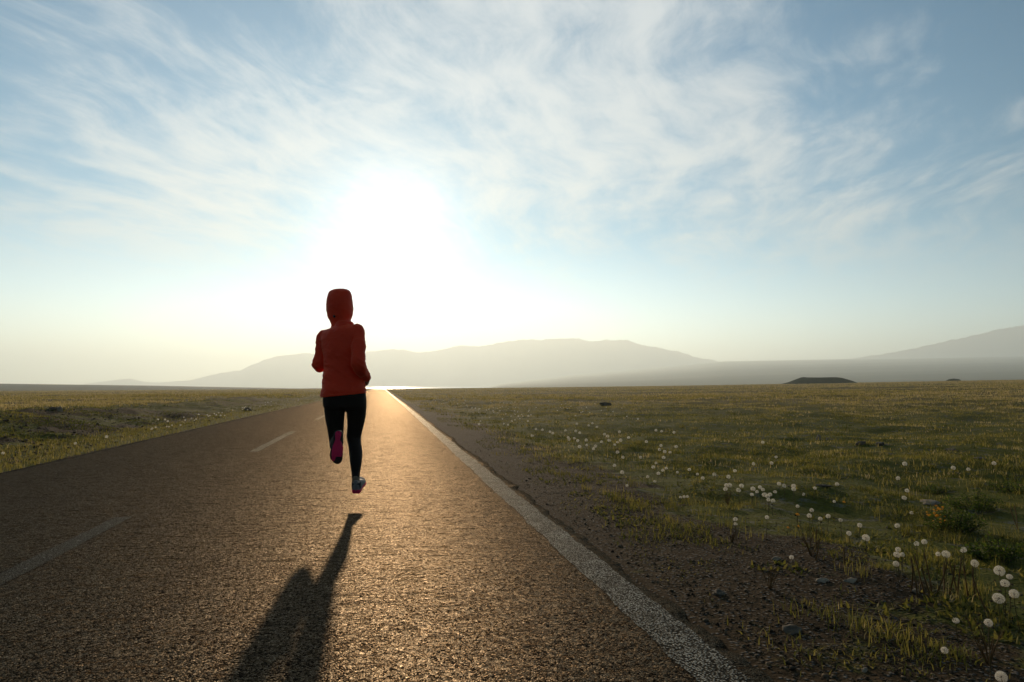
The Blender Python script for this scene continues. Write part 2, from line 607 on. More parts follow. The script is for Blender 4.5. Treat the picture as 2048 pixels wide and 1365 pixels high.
yl = np.concatenate([np.arange(-3, 12, 0.02), np.geomspace(12, 400, 400)])
edge_line = strip('edge_line', lambda y: 0.965 + rag(y, 25, 0.022), lambda y: 1.135 + rag(y, 35, 0.024), yl, 6, 0.002, paint_mat,
                  attrs={'wear': np.repeat(0.1 + 0.25 * fbm(yl / 2, yl * 0, 3, 3), 6)})
tag(edge_line, kind='structure')
k = 0
for y0 in (0.9, 10.0, 19.2, 28.4, 37.6, 46.8, 56.0, 74.4, 92.8):
    yd = np.arange(y0, y0 + 4.3, 0.03)
    o = strip('centre_line', lambda y: -1.80 + rag(y, 45, 0.012), lambda y: -1.68 + rag(y, 55, 0.012), yd, 5, 0.002, paint_mat,
              attrs={'wear': np.repeat(0.56 + 0.30 * fbm(yd / 1.5, yd * 0, 3, 4), 5)})
    tag(o, kind='structure')

# ------------------------------------------------------------------ far land
mm, t = new_mat('mountain_rock')
pos = t.n('ShaderNodeNewGeometry').outputs['Position']
n1 = t.noise(pos, 0.002, 6, 0.6)
col = t.mix(n1, (0.28, 0.285, 0.27, 1), (0.48, 0.47, 0.43, 1))
b = t.n('ShaderNodeBsdfPrincipled', ins={'Base Color': col, 'Roughness': 1.0, 'Specular IOR Level': 0.1})
finish(t, b.outputs[0])


def mountain(name, dist, depth, prof, seed, rough):
    """ridge at one distance with sloping flanks; prof = photo columns and heights above eye level in photo px"""
    pxs = np.linspace(prof[0][0], prof[-1][0], 420)
    hp = np.interp(pxs, [p[0] for p in prof], [p[1] for p in prof])
    rows = 26
    vs = []
    for k in range(rows):
        u = k / (rows - 1) * 2 - 1          # -1 near foot, 0 ridge, 1 far foot
        az = np.arctan((pxs - 1024) / F) + YAW
        r = dist + u * depth + 0 * az
        x = r * np.sin(az)
        y = r * np.cos(az)
        crest = EYE + dist * np.cos(az - YAW) * hp / F
        foot = -30.0
        sh = (1 - abs(u)) ** 0.85
        gul = 1 + rough * 2 * fbm(x / 420, y / 420, 5, seed) * (1 - abs(1 - abs(u) * 2) * 0.4) * (abs(u) > 0.02)
        crestn = crest * (1 + rough * 0.42 * fbm(pxs / 24, pxs * 0 + 0.5, 5, seed + 5, 0.62))
        z = foot + (crestn - foot) * sh * np.clip(gul, 0.4, 1.0 + 0.0 * gul)
        vs.append(np.stack([x, y, z], -1))
    n = len(pxs)
    ii = np.arange(rows - 1)[:, None] * n + np.arange(n - 1)[None, :]
    fc = np.stack([ii, ii + 1, ii + n + 1, ii + n], -1).reshape(-1, 4)
    o = mesh_obj(name, np.concatenate(vs), fc, mm)
    tag(o, kind='structure')
    return o


mountain('mountain', 7500, 1000, [(120, -4), (165, 4), (200, 9), (240, 14), (262, 16), (290, 9), (320, 8), (380, 13), (440, 28),
                        (480, 34), (520, 52), (550, 62), (600, 68), (640, 66), (690, 68), (740, 76), (775, 80), (830, 73),
                        (880, 76), (920, 84), (960, 83), (1000, 92), (1040, 95), (1100, 99), (1158, 99), (1180, 91), (1215, 95),
                        (1250, 95), (1300, 84), (1350, 73), (1410, 60), (1470, 48), (1560, 30)], 3, 0.25)
mountain('mountain', 7900, 900, [(1450, 30), (1560, 45), (1700, 57), (1760, 66), (1830, 78), (1880, 90), (1940, 104), (2000, 117),
                          (2048, 124), (2150, 130), (2350, 118), (2600, 90)], 13, 0.2)


def mound(px0, px1, top_px, base_px, dist, prof, seed, name='mound'):
    """flat-topped earth mound on the plain: real width, depth and height"""
    a0 = ray(px0, base_px)
    a1 = ray(px1, base_px)
    s0 = dist / math.cos(math.atan((px0 - 1024) / F))
    p0 = CPOS + a0 * s0
    p1 = CPOS + a1 * s0
    L = (p1 - p0)
    L.z = 0
    wdt = L.length
    ux = L.normalized()
    uy = Vector((-ux.y, ux.x, 0))
    cz = (base_px - top_px) / F * s0
    n, mrows = 120, 40
    vs = []
    cen = (p0 + p1) / 2
    zb = min(gz(p0.x, p0.y), gz(p1.x, p1.y)) - 0.6
    for a in range(mrows + 1):
        v = a / mrows * 2 - 1
        for b_ in range(n + 1):
            u = b_ / n
            hh = np.interp(u, [q[0] for q in prof], [q[1] for q in prof])
            fv = float(sstep(1 - abs(v), 0.0, 0.55))
            xx = cen.x + ux.x * (u - .5) * wdt + uy.x * v * wdt * 0.42
            yy = cen.y + ux.y * (u - .5) * wdt + uy.y * v * wdt * 0.42
            z = zb + 0.6 + hh * fv * cz * (1 + 0.10 * float(fbm(xx / 6, yy / 6, 3, seed))) - 0.6 * (1 - hh * fv > 0.999)
            vs.append((xx, yy, z))
    w_ = n + 1
    ii = np.arange(mrows)[:, None] * w_ + np.arange(n)[None, :]
    fc = np.stack([ii, ii + 1, ii + w_ + 1, ii + w_], -1).reshape(-1, 4)
    o = mesh_obj(name, np.array(vs), fc, mound_mat)
    return o


mound_mat = simple_mat('mound_turf', (0.035, 0.045, 0.018), 1.0, 0.1, None, 0, 0.5, 0.4)
o = mound(1562, 1724, 755.5, 768.5, 330, [(0, 0), (.10, .28), (.18, .62), (.25, .9), (.29, 1.0), (.34, .93), (.5, .92), (.7, .93), (.76, .86),
                                       (.88, .45), (.96, .1), (1, 0)], 3)
tag(o, kind='structure')
o = mound(1888, 1926, 757.5, 763, 360, [(0, 0), (.25, .8), (.5, 1), (.8, .8), (1, 0)], 4)
tag(o, kind='structure')

# water lying in the basin where the road leaves the plain
lm = simple_mat('lake_water', (0.03, 0.045, 0.05), 0.15, 0.8, (0.05, 0.3, 0.6))
lv = []
for px in (655, 690, 740, 800, 860, 920, 990):
    az = math.atan((px - 1024) / F) + YAW
    for r in (640, 4900):
        lv.append((r * math.sin(az), r * math.cos(az), LAKE_Z))
lake = mesh_obj('lake', lv, [(2 * q, 2 * q + 2, 2 * q + 3, 2 * q + 1) for q in range(6)], lm, smooth=False)
tag(lake, kind='structure')

# ------------------------------------------------------------------ haze
hm, t = new_mat('haze_air')
pv = t.n('ShaderNodeVolumePrincipled')
pv.inputs['Color'].default_value = (0.79, 0.91, 0.95, 1)
pv.inputs['Density'].default_value = 2.6e-4
pv.inputs['Anisotropy'].default_value = 0.46
o_ = t.n('ShaderNodeOutputMaterial')
t.set(o_.inputs['Volume'], pv.outputs[0])
bm = bmesh.new()
bmesh.ops.create_cube(bm, size=1.0)
for v in bm.verts:
    v.co = Vector((v.co.x * 29000, v.co.y * 29000, -70 + (v.co.z + 0.5) * 665))
hme = bpy.data.meshes.new('haze')
bm.to_mesh(hme)
bm.free()
hme.materials.append(hm)
haze = bpy.data.objects.new('haze', hme)
C.objects.link(haze)
tag(haze, 'pale morning haze over the whole plain', 'haze', kind='stuff')
# ------------------------------------------------------------------ the runner
YR = 5.47                                   # distance of the runner's plane along the road
PXM = (at_y(700, 800, YR) - at_y(690, 800, YR)).x / 10.0     # metres per photo pixel there
RB = at_y(690, 990, YR)
RB = Vector((RB.x, YR, 0.0))                # runner's base on the road


def P(px, py, dy=0.0):
    return at_y(px, py, YR + dy) - RB


def pr(rpx, dy=0.0):
    return rpx * PXM * (YR + dy) / YR


def bm_ring_loft(bm, rings, cap=True):
    vs = [[bm.verts.new(p) for p in r] for r in rings]
    n = len(vs[0])
    for a, b in zip(vs[:-1], vs[1:]):
        for k in range(n):
            bm.faces.new((a[k], a[(k + 1) % n], b[(k + 1) % n], b[k]))
    if cap:
        bm.faces.new(list(reversed(vs[0])))
        bm.faces.new(vs[-1])


def catmull(pts, sub=5):
    """pts: list of tuples of floats; smooth interpolation"""
    pts = [np.array(p, dtype=float) for p in pts]
    q = [2 * pts[0] - pts[1]] + pts + [2 * pts[-1] - pts[-2]]
    out = []
    for k in range(1, len(q) - 2):
        for s in range(sub):
            u = s / sub
            a, b, c, d = q[k - 1], q[k], q[k + 1], q[k + 2]
            out.append(0.5 * ((2 * b) + (c - a) * u + (2 * a - 5 * b + 4 * c - d) * u * u + (3 * b - a - 3 * c + d) * u ** 3))
    out.append(q[-2])
    return out


def tube(bm, pts, n=16, sub=5, flat=1.0):
    """pts: [(Vector, radius)] ; round ends"""
    path = catmull([(p.x, p.y, p.z, r) for p, r in pts], sub)
    rings = []
    up = Vector((0.13, 0.99, 0.05))
    m = len(path)
    P3 = [Vector(p[:3]) for p in path]
    tg = [(P3[min(k + 1, m - 1)] - P3[max(k - 1, 0)]).normalized() for k in range(m)]
    ref = up - tg[0] * up.dot(tg[0])
    if ref.length < 0.1:
        ref = Vector((1, 0, 0)) - tg[0] * tg[0].x
    ref.normalize()

    def ring(c, r, t_, f):
        s_ = t_.cross(f).normalized()
        return [c + (s_ * math.cos(a) + f * math.sin(a) * flat) * r for a in [2 * math.pi * q / n for q in range(n)]]
    frames = []
    for k in range(m):
        ref = (ref - tg[k] * ref.dot(tg[k])).normalized()
        frames.append(ref.copy())
    r0 = path[0][3]
    for a in (80, 55, 30):
        rings.append(ring(P3[0] - tg[0] * r0 * 0.8 * math.sin(R(a)), max(r0 * math.cos(R(a)), 1e-4), tg[0], frames[0]))
    for k in range(m):
        rings.append(ring(P3[k], max(path[k][3], 1e-4), tg[k], frames[k]))
    r1 = path[-1][3]
    for a in (30, 55, 80):
        rings.append(ring(P3[-1] + tg[-1] * r1 * 0.8 * math.sin(R(a)), max(r1 * math.cos(R(a)), 1e-4), tg[-1], frames[-1]))
    bm_ring_loft(bm, rings)


def section_loft(bm, secs, n=40, power=2.3, sub=4):
    """secs: (pxL, pxR, pyL, pyR, dyL, dyR, depth) from bottom to top or top to bottom"""
    rows = catmull(secs, sub)
    rings = []
    for (xl, xr, yl_, yr_, dl, dr_, dp) in rows:
        a = P(xl, yl_, dl)
        b = P(xr, yr_, dr_)
        c = (a + b) / 2
        hx = (b - a) / 2
        hy = Vector((0, 1, 0)) * dp
        ring = []
        for q in range(n):
            an = 2 * math.pi * q / n
            cx, sy = math.cos(an), math.sin(an)
            ex = 2.0 / power
            ring.append(c + hx * math.copysign(abs(cx) ** ex, cx) + hy * math.copysign(abs(sy) ** ex, sy))
        rings.append(ring)
    bm_ring_loft(bm, rings)


def ellipsoid(bm, c, rad, rot=None, seg=24):
    mt = Matrix.Translation(c) @ (rot.to_4x4() if rot else Matrix.Identity(4)) @ Matrix.Diagonal((*rad, 1))
    bmesh.ops.create_uvsphere(bm, u_segments=seg, v_segments=seg // 2, radius=1.0, matrix=mt)


def remeshed(name, bm, voxel, mat, parent, smooth_it=3, disp=None, post=None):
    bmesh.ops.recalc_face_normals(bm, faces=bm.faces)
    me = bpy.data.meshes.new(name + '_src')
    bm.to_mesh(me)
    bm.free()
    tmp = bpy.data.objects.new(name + '_src', me)
    C.objects.link(tmp)
    m1 = tmp.modifiers.new('r', 'REMESH')
    m1.mode = 'VOXEL'
    m1.voxel_size = voxel
    m1.use_smooth_shade = True
    if smooth_it:
        m2 = tmp.modifiers.new('s', 'SMOOTH')
        m2.factor = 0.5
        m2.iterations = smooth_it
    dg = bpy.context.evaluated_depsgraph_get()
    dg.update()
    out = bpy.data.meshes.new_from_object(tmp.evaluated_get(dg))
    out.name = name
    bpy.data.objects.remove(tmp)
    bpy.data.meshes.remove(me)
    out.materials.clear()
    out.materials.append(mat)
    if disp or post:
        nv = len(out.vertices)
        co = np.empty(nv * 3, dtype=np.float32)
        no = np.empty(nv * 3, dtype=np.float32)
        out.vertices.foreach_get('co', co)
        out.vertices.foreach_get('normal', no)
        cl_ = [Vector(c) for c in co.reshape(-1, 3).tolist()]
        if disp:
            cl_ = [c + Vector(n_) * disp(c) for c, n_ in zip(cl_, no.reshape(-1, 3).tolist())]
        if post:
            cl_ = [post(c) for c in cl_]
        out.vertices.foreach_set('co', np.array([tuple(c) for c in cl_], dtype=np.float32).ravel())
    out.polygons.foreach_set('use_smooth', np.ones(len(out.polygons), dtype=bool))
    out.update()
    o = bpy.data.objects.new(name, out)
    C.objects.link(o)
    o.parent = parent
    return o


person = empty('person', RB)
tag(person, 'runner seen from behind in a red hooded jacket and black leggings, mid-stride on the road', 'person')

skin_m = simple_mat('skin', (0.34, 0.18, 0.11), 0.5, 0.4, None, 0.0)
hair_m = simple_mat('dark_hair', (0.02, 0.013, 0.009), 0.5, 0.4, (300, 0.4, 0.001))
eye_m = simple_mat('eye_white', (0.6, 0.58, 0.55), 0.2)
leg_m = simple_mat('black_leggings', (0.016, 0.010, 0.007), 0.75, 0.25, (260, 0.3, 0.0006))
jacket_m, t = new_mat('red_jacket')
pos = t.n('ShaderNodeTexCoord').outputs['Object']
n1 = t.noise(pos, 9, 5, 0.6)
c1 = t.mix(n1, (0.84, 0.038, 0.010, 1), (0.95, 0.065, 0.016, 1))
wv = t.noise(t.n('ShaderNodeMapping', ins={0: pos, 3: (14, 14, 30)}).outputs[0], 1.0, 4, 0.55, 0.6)
bp = t.n('ShaderNodeBump', ins={'Strength': 0.45, 'Distance': 0.012, 'Height': wv})
b = t.n('ShaderNodeBsdfPrincipled', ins={'Base Color': c1, 'Roughness': 0.62, 'Specular IOR Level': 0.25, 'Sheen Weight': 0.5, 'Sheen Roughness': 0.4,
                                         'Sheen Tint': (1.0, 0.30, 0.12, 1), 'Normal': bp.outputs[0]})
tr = t.n('ShaderNodeBsdfTranslucent', ins={'Color': c1})
mx = t.n('ShaderNodeMixShader', ins={0: 0.08, 1: b.outputs[0], 2: tr.outputs[0]})
finish(t, mx.outputs[0])
dark_m = simple_mat('dark_trim', (0.02, 0.015, 0.013), 0.6)
pink_m = simple_mat('magenta_rubber', (0.80, 0.014, 0.10), 0.6, 0.4, (200, 0.3, 0.001))
sole_m = simple_mat('dark_rubber', (0.030, 0.010, 0.010), 0.7)
shoe_m = simple_mat('grey_shoe_mesh', (0.24, 0.22, 0.21), 0.7, 0.3, (500, 0.4, 0.0008), 0, 0.3, 60)
shoe_d = simple_mat('dark_shoe_mesh', (0.05, 0.045, 0.05), 0.7, 0.3, (500, 0.4, 0.0008))
sock_m = simple_mat('pale_sock', (0.22, 0.17, 0.12), 0.9, 0.1, (400, 0.4, 0.0008))


def hand(bm, wrist, fwd, back, side, curl, s=1.0):
    """wrist point, direction of the hand, direction of the back of the hand, thumb side"""
    fwd = fwd.normalized()
    back = (back - fwd * back.dot(fwd)).normalized()
    side = (side - fwd * side.dot(fwd) - back * side.dot(back)).normalized()
    # palm
    rings = []
    for u, wd, th in ((0, .024, .019), (.2, .030, .017), (.55, .039, .016), (.85, .041, .014), (1.0, .038, .011)):
        c = wrist + fwd * (0.085 * u * s)
        rings.append([c + side * math.cos(a) * wd * s + back * math.sin(a) * th * s for a in [2 * math.pi * q / 16 for q in range(16)]])
    bm_ring_loft(bm, rings)
    # four fingers, unequal and bent
    for k, (off, ln, rad) in enumerate(((.029, .070, .0088), (.010, .078, .0090), (-.010, .073, .0086), (-.028, .058, .0078))):
        p = wrist + fwd * 0.078 * s + side * off * s
        d = fwd.copy()
        pts = [(p - d * 0.012 * s, rad * s)]
        ang = 0
        for seg, frac in enumerate((.42, .32, .26)):
            ang += R(curl * (0.9, 1.15, 0.8)[seg])
            d = fwd * math.cos(ang) - back * math.sin(ang)
            p = p + d * ln * frac * s
            pts.append((p.copy(), rad * s * (0.97, 0.9, 0.78)[seg]))
        tube(bm, pts, 10, 4)
    # thumb from the side of the palm near its base
    p = wrist + fwd * 0.020 * s + side * 0.022 * s - back * 0.004 * s
    d1 = (fwd * 0.75 + side * 0.62 - back * 0.25).normalized()
    d2 = (fwd * 0.85 + side * 0.05 - back * 0.55).normalized()
    pts = [(p, .013 * s), (p + d1 * .032 * s, .0115 * s), (p + d1 * .036 * s + d2 * .028 * s, .0098 * s),
           (p + d1 * .034 * s + d2 * .050 * s, .0078 * s)]
    tube(bm, pts, 10, 4)


# joints -------------------------------------------------------------
sh_l, el_l, wr_l = P(650, 669, .13), P(636.5, 731, .10), P(657, 716, .33)
sh_r, el_r, wr_r = P(716, 663, -.01), P(715.5, 729, -.17), P(731.5, 753, -.02)
head_c = P(679.5, 618, .17)
HR = .098

# body: head, neck, trunk, arms with hands, legs and feet as one surface
bm = bmesh.new()
ellipsoid(bm, head_c + Vector((0, 0, .022)), (.074, .092, .092))
ellipsoid(bm, head_c + Vector((0, .022, -.045)), (.056, .068, .070))        # jaw
ellipsoid(bm, head_c + Vector((0, .080, -.088)), (.024, .020, .016))        # chin
ellipsoid(bm, head_c + Vector((0, .088, .018)), (.052, .014, .012))         # brow
tube(bm, [(head_c + Vector((0, .092, .012)), .009), (head_c + Vector((0, .104, -.016)), .012), (head_c + Vector((0, .110, -.026)), .013)], 10, 3)
for s in (-1, 1):
    ellipsoid(bm, head_c + Vector((s * .010, .103, -.028)), (.008, .009, .007))   # nostril wings
    ellipsoid(bm, head_c + Vector((s * .036, .072, -.022)), (.022, .018, .018))   # cheekbones
    ellipsoid(bm, head_c + Vector((s * .076, -.002, -.008)), (.008, .018, .030))  # ears
ellipsoid(bm, head_c + Vector((0, .094, -.052)), (.024, .010, .006))        # lips
ellipsoid(bm, head_c + Vector((0, .092, -.062)), (.020, .010, .007))
tube(bm, [(head_c + Vector((0, -.01, -.06)), .052), (P(682, 655, .11), .055), (P(684, 668, .08), .07)], 16, 4)
section_loft(bm, [(659, 712, 664, 660, .12, .02, .07), (652, 716, 676, 670, .10, .01, .095), (654, 715, 700, 698, .07, .01, .098),
                  (657, 714, 730, 730, .04, .02, .088), (655, 722, 758, 756, .02, 0, .095), (651, 727, 785, 783, 0, 0, .105),
                  (651, 727, 800, 800, 0, 0, .11), (655, 724, 814, 814, 0, 0, .09)])
tube(bm, [(sh_l, .040), ((sh_l + el_l) / 2 + Vector((.004, 0, 0)), .034), (el_l + Vector((.006, .01, .006)), .032), ((el_l + wr_l) / 2, .030), (wr_l, .024)], 14, 5)
tube(bm, [(sh_r, .042), ((sh_r + el_r) / 2, .037), (el_r, .036), ((el_r + wr_r) / 2, .033), (wr_r, .024)], 14, 5)
fr = (P(737.5, 767, .045) - wr_r)
hand(bm, wr_r - fr.normalized() * .004, fr, Vector((.8, -.55, .2)), Vector((.25, .75, .6)), 52, .92)
fl = Vector((.35, .75, .55))
hand(bm, wr_l, fl, Vector((-.8, .1, .4)), Vector((.1, -.5, .9)), 58, .92)
LEG_L = [(669, 797, .00, 20.5), (669.5, 815, .01, 20.5), (669.7, 833, .03, 18.8), (671, 857, .06, 15.8), (672.3, 880, .08, 13.6),
         (672.5, 891, .03, 12.6), (673, 889, -.06, 12.4), (674, 884, -.14, 12.2), (675.5, 878, -.24, 10.0), (676.8, 873, -.33, 7.6)]
LEG_R = [(711, 797, 0, 21.3), (712.4, 813, .01, 20.4), (712.6, 833, .06, 18.3), (710.8, 852, .11, 15.7), (707.8, 873, .14, 13.9),
         (709.3, 888, .12, 12.6), (711.6, 906, .07, 12.9), (711.8, 925, .01, 11.2), (711.6, 943, -.01, 8.4), (711.5, 957, -.025, 6.8)]
for L in (LEG_L, LEG_R):
    tube(bm, [(P(a, b_, c_), pr(r_, c_) - .008) for a, b_, c_, r_ in L], 16, 4)
tube(bm, [(P(711.5, 950, -.02), .026), (P(711.5, 968, -.025), .024), (P(712, 973, .02), .026), (P(713, 969, .10), .024), (P(714, 967, .14), .018)], 12, 4)
tube(bm, [(P(676.5, 874, -.31), .026), (P(677, 873, -.345), .025), (P(676, 886, -.375), .026), (P(674, 905, -.365), .024), (P(673, 916, -.365), .017)], 12, 4)
body = remeshed('body', bm, 0.0045, skin_m, person, 2)
# eyes and hair
for s in (-1, 1):
    bm = bmesh.new()
    ellipsoid(bm, head_c + Vector((s * .030, .082, .002)), (.0125, .0115, .009))
    e = bpy.data.meshes.new('eye')
    bm.to_mesh(e)
    bm.free()
    e.materials.append(eye_m)
    eo = bpy.data.objects.new('eye', e)
    C.objects.link(eo)
    eo.parent = body
bm = bmesh.new()
ellipsoid(bm, head_c + Vector((0, -.008, .030)), (.079, .094, .091))
hair = remeshed('hair', bm, 0.006, hair_m, body, 1, None,
                lambda c: Vector((c.x, min(c.y, head_c.y + .075 - max(0, head_c.z + .07 - c.z) * 1.3), c.z)))


def wrinkle(co):
    a = mnoise.fractal(Vector((co.x * 9, co.y * 9, co.z * 15)), 0.8, 2.1, 4)
    b_ = mnoise.noise(Vector((co.x * 26 + co.z * 18, co.y * 22, co.z * 34)))
    el = math.exp(-((co.z - el_r.z) / .10) ** 2) + .6 * math.exp(-((co.z - 0.98) / .08) ** 2)
    fold = abs(mnoise.noise(Vector((co.x * 7, co.y * 7, co.z * 26 + co.x * 16)))) - .2
    return 0.0050 * a + 0.0026 * b_ - 0.011 * fold * min(1, el)


# jacket with sleeves
bm = bmesh.new()
section_loft(bm, [(666, 702, 653, 650, .15, .06, .085), (656, 712, 659, 653.5, .15, .01, .105), (646, 720, 664, 657, .145, -.015, .118),
                  (640.5, 724, 672, 665, .13, -.02, .125),
                  (643, 723, 690, 688, .10, -.02, .130), (646.5, 722, 715, 714, .07, -.01, .125), (646.5, 725, 742, 741, .04, -.005, .120),
                  (644.5, 730, 765, 763, .02, 0, .132), (642.5, 732.6, 782, 777, 0, 0, .142), (640.8, 732.6, 792.5, 784.5, 0, 0, .143)], 44, 2.4)
tube(bm, [(P(653, 670, .13), pr(12)), (P(645, 676, .13), pr(13.2)), (P(641.5, 700, .12), pr(11.8)), (P(638.6, 716, .11), pr(12.0)),
          (P(636.8, 730, .11), pr(13.3)), (P(642, 733, .18), pr(12.4)), (P(650, 724, .27), pr(11)), (P(656, 717, .325), pr(9.2))], 18, 5)
tube(bm, [(P(708, 661, 0), pr(12)), (P(715.3, 662, -.03), pr(14.2)), (P(716.8, 676, -.07), pr(12.6)), (P(717.5, 692, -.11), pr(14.4)),
          (P(716.2, 710, -.15), pr(13.6)), (P(716.2, 727, -.18), pr(14.6)), (P(721, 738, -.15), pr(13.6)), (P(727, 747, -.08), pr(11.2)),
          (P(731.6, 753.5, -.03), pr(9.8))], 18, 5)
tube(bm, [(P(668, 655, .16), .03), (P(683, 649, .02), .032), (P(702, 650, .05), .028)], 12, 5)          # collar roll at the nape
jacket = remeshed('jacket', bm, 0.0052, jacket_m, person, 3, wrinkle)
# cuff
for (a, b_) in (((730.6, 752.4, -.035, 10.2), (733.6, 756, -.012, 9.0)), ((655.2, 717.8, .322, 9.4), (657.2, 715.8, .338, 9.0))):
    bm = bmesh.new()
    tube(bm, [(P(*a[:3]), pr(a[3])), (P(*b_[:3]), pr(b_[3]))], 20, 3)
    remeshed('cuff', bm, 0.004, jacket_m, jacket, 1)
bm = bmesh.new()
section_loft(bm, [(642, 732.4, 790.5, 783, 0, 0, .146), (640.2, 732.8, 795.5, 786.5, 0, 0, .148)], 44, 2.4)
remeshed('hem', bm, 0.005, jacket_m, jacket, 2, lambda c: 0.0015 * mnoise.noise(c * 60))
# hood
bm = bmesh.new()
section_loft(bm, [(666, 694, 579.9, 579.3, .17, .16, .075), (659, 700, 584.5, 583.5, .17, .15, .112), (655, 703.3, 592, 591, .17, .15, .132),
                  (652.6, 705, 603, 602, .17, .15, .142), (652.2, 706, 614, 613, .17, .15, .145), (653, 706, 624, 623, .17, .15, .142),
                  (655, 704.4, 634, 633, .165, .14, .132), (659, 701.5, 642, 640, .16, .13, .118), (661.5, 703.5, 648, 645, .155, .11, .110),
                  (663, 705, 653, 650, .15, .09, .105), (664, 702, 658, 655, .15, .08, .095)], 40, 2.25)
hood_front = head_c.y + .066


def hood_post(c):
    dx = (c.x - head_c.x) / .072
    dz = (c.z - head_c.z + .01) / .10
    q = dx * dx + dz * dz
    if c.z > head_c.z - .12:
        lim = hood_front if q > 1 else hood_front - .055 * (1 - q)
        if c.y > lim:
            c = Vector((c.x, lim, c.z))
    return c


hood = remeshed('hood', bm, 0.005, jacket_m, jacket, 3, lambda c: wrinkle(c) * 0.7, hood_post)
# drawcord toggle at the back of the hood, brim at its edge
bm = bmesh.new()
tg = P(668.5, 632.5, .02)
ellipsoid(bm, Vector((tg.x, tg.y + .02, tg.z)), (.011, .016, .013))
remeshed('toggle', bm, 0.003, dark_m, hood, 1)
bm = bmesh.new()
ring_pts = []
for q in range(25):
    a = 2 * math.pi * q / 24
    ring_pts.append((head_c + Vector((math.cos(a) * .078, .068, math.sin(a) * .106 - .012)), .0075))
tube(bm, ring_pts, 8, 2)
remeshed('hood_brim', bm, 0.004, jacket_m, hood, 1)

# leggings
bm = bmesh.new()
section_loft(bm, [(650, 729, 778, 776, 0, 0, .108), (645.6, 732.8, 796, 795, 0, 0, .122), (646, 733, 812, 812, 0, 0, .112), (651, 729, 818, 818, 0, 0, .095)],
             40, 2.2)
for L in (LEG_L, LEG_R):
    tube(bm, [(P(a, b_, c_), pr(r_ + .7, c_)) for a, b_, c_, r_ in L], 20, 5)
leggings = remeshed('leggings', bm, 0.005, leg_m, person, 2, lambda c: 0.0012 * mnoise.noise(Vector((c.x * 30, c.y * 30, c.z * 60))))

# shoes
PINK = [(669.5, 866.5), (672, 863.4), (680, 863), (683, 866), (682.2, 873), (680.6, 880), (682, 886), (684.2, 893), (685.2, 902),
        (684.2, 912), (681.8, 923.0), (676.8, 923.6), (675, 918), (674, 914.2), (662.2, 914), (660.8, 905), (661.2, 895), (665.5, 886.5),
        (670.6, 880), (669.6, 872)]


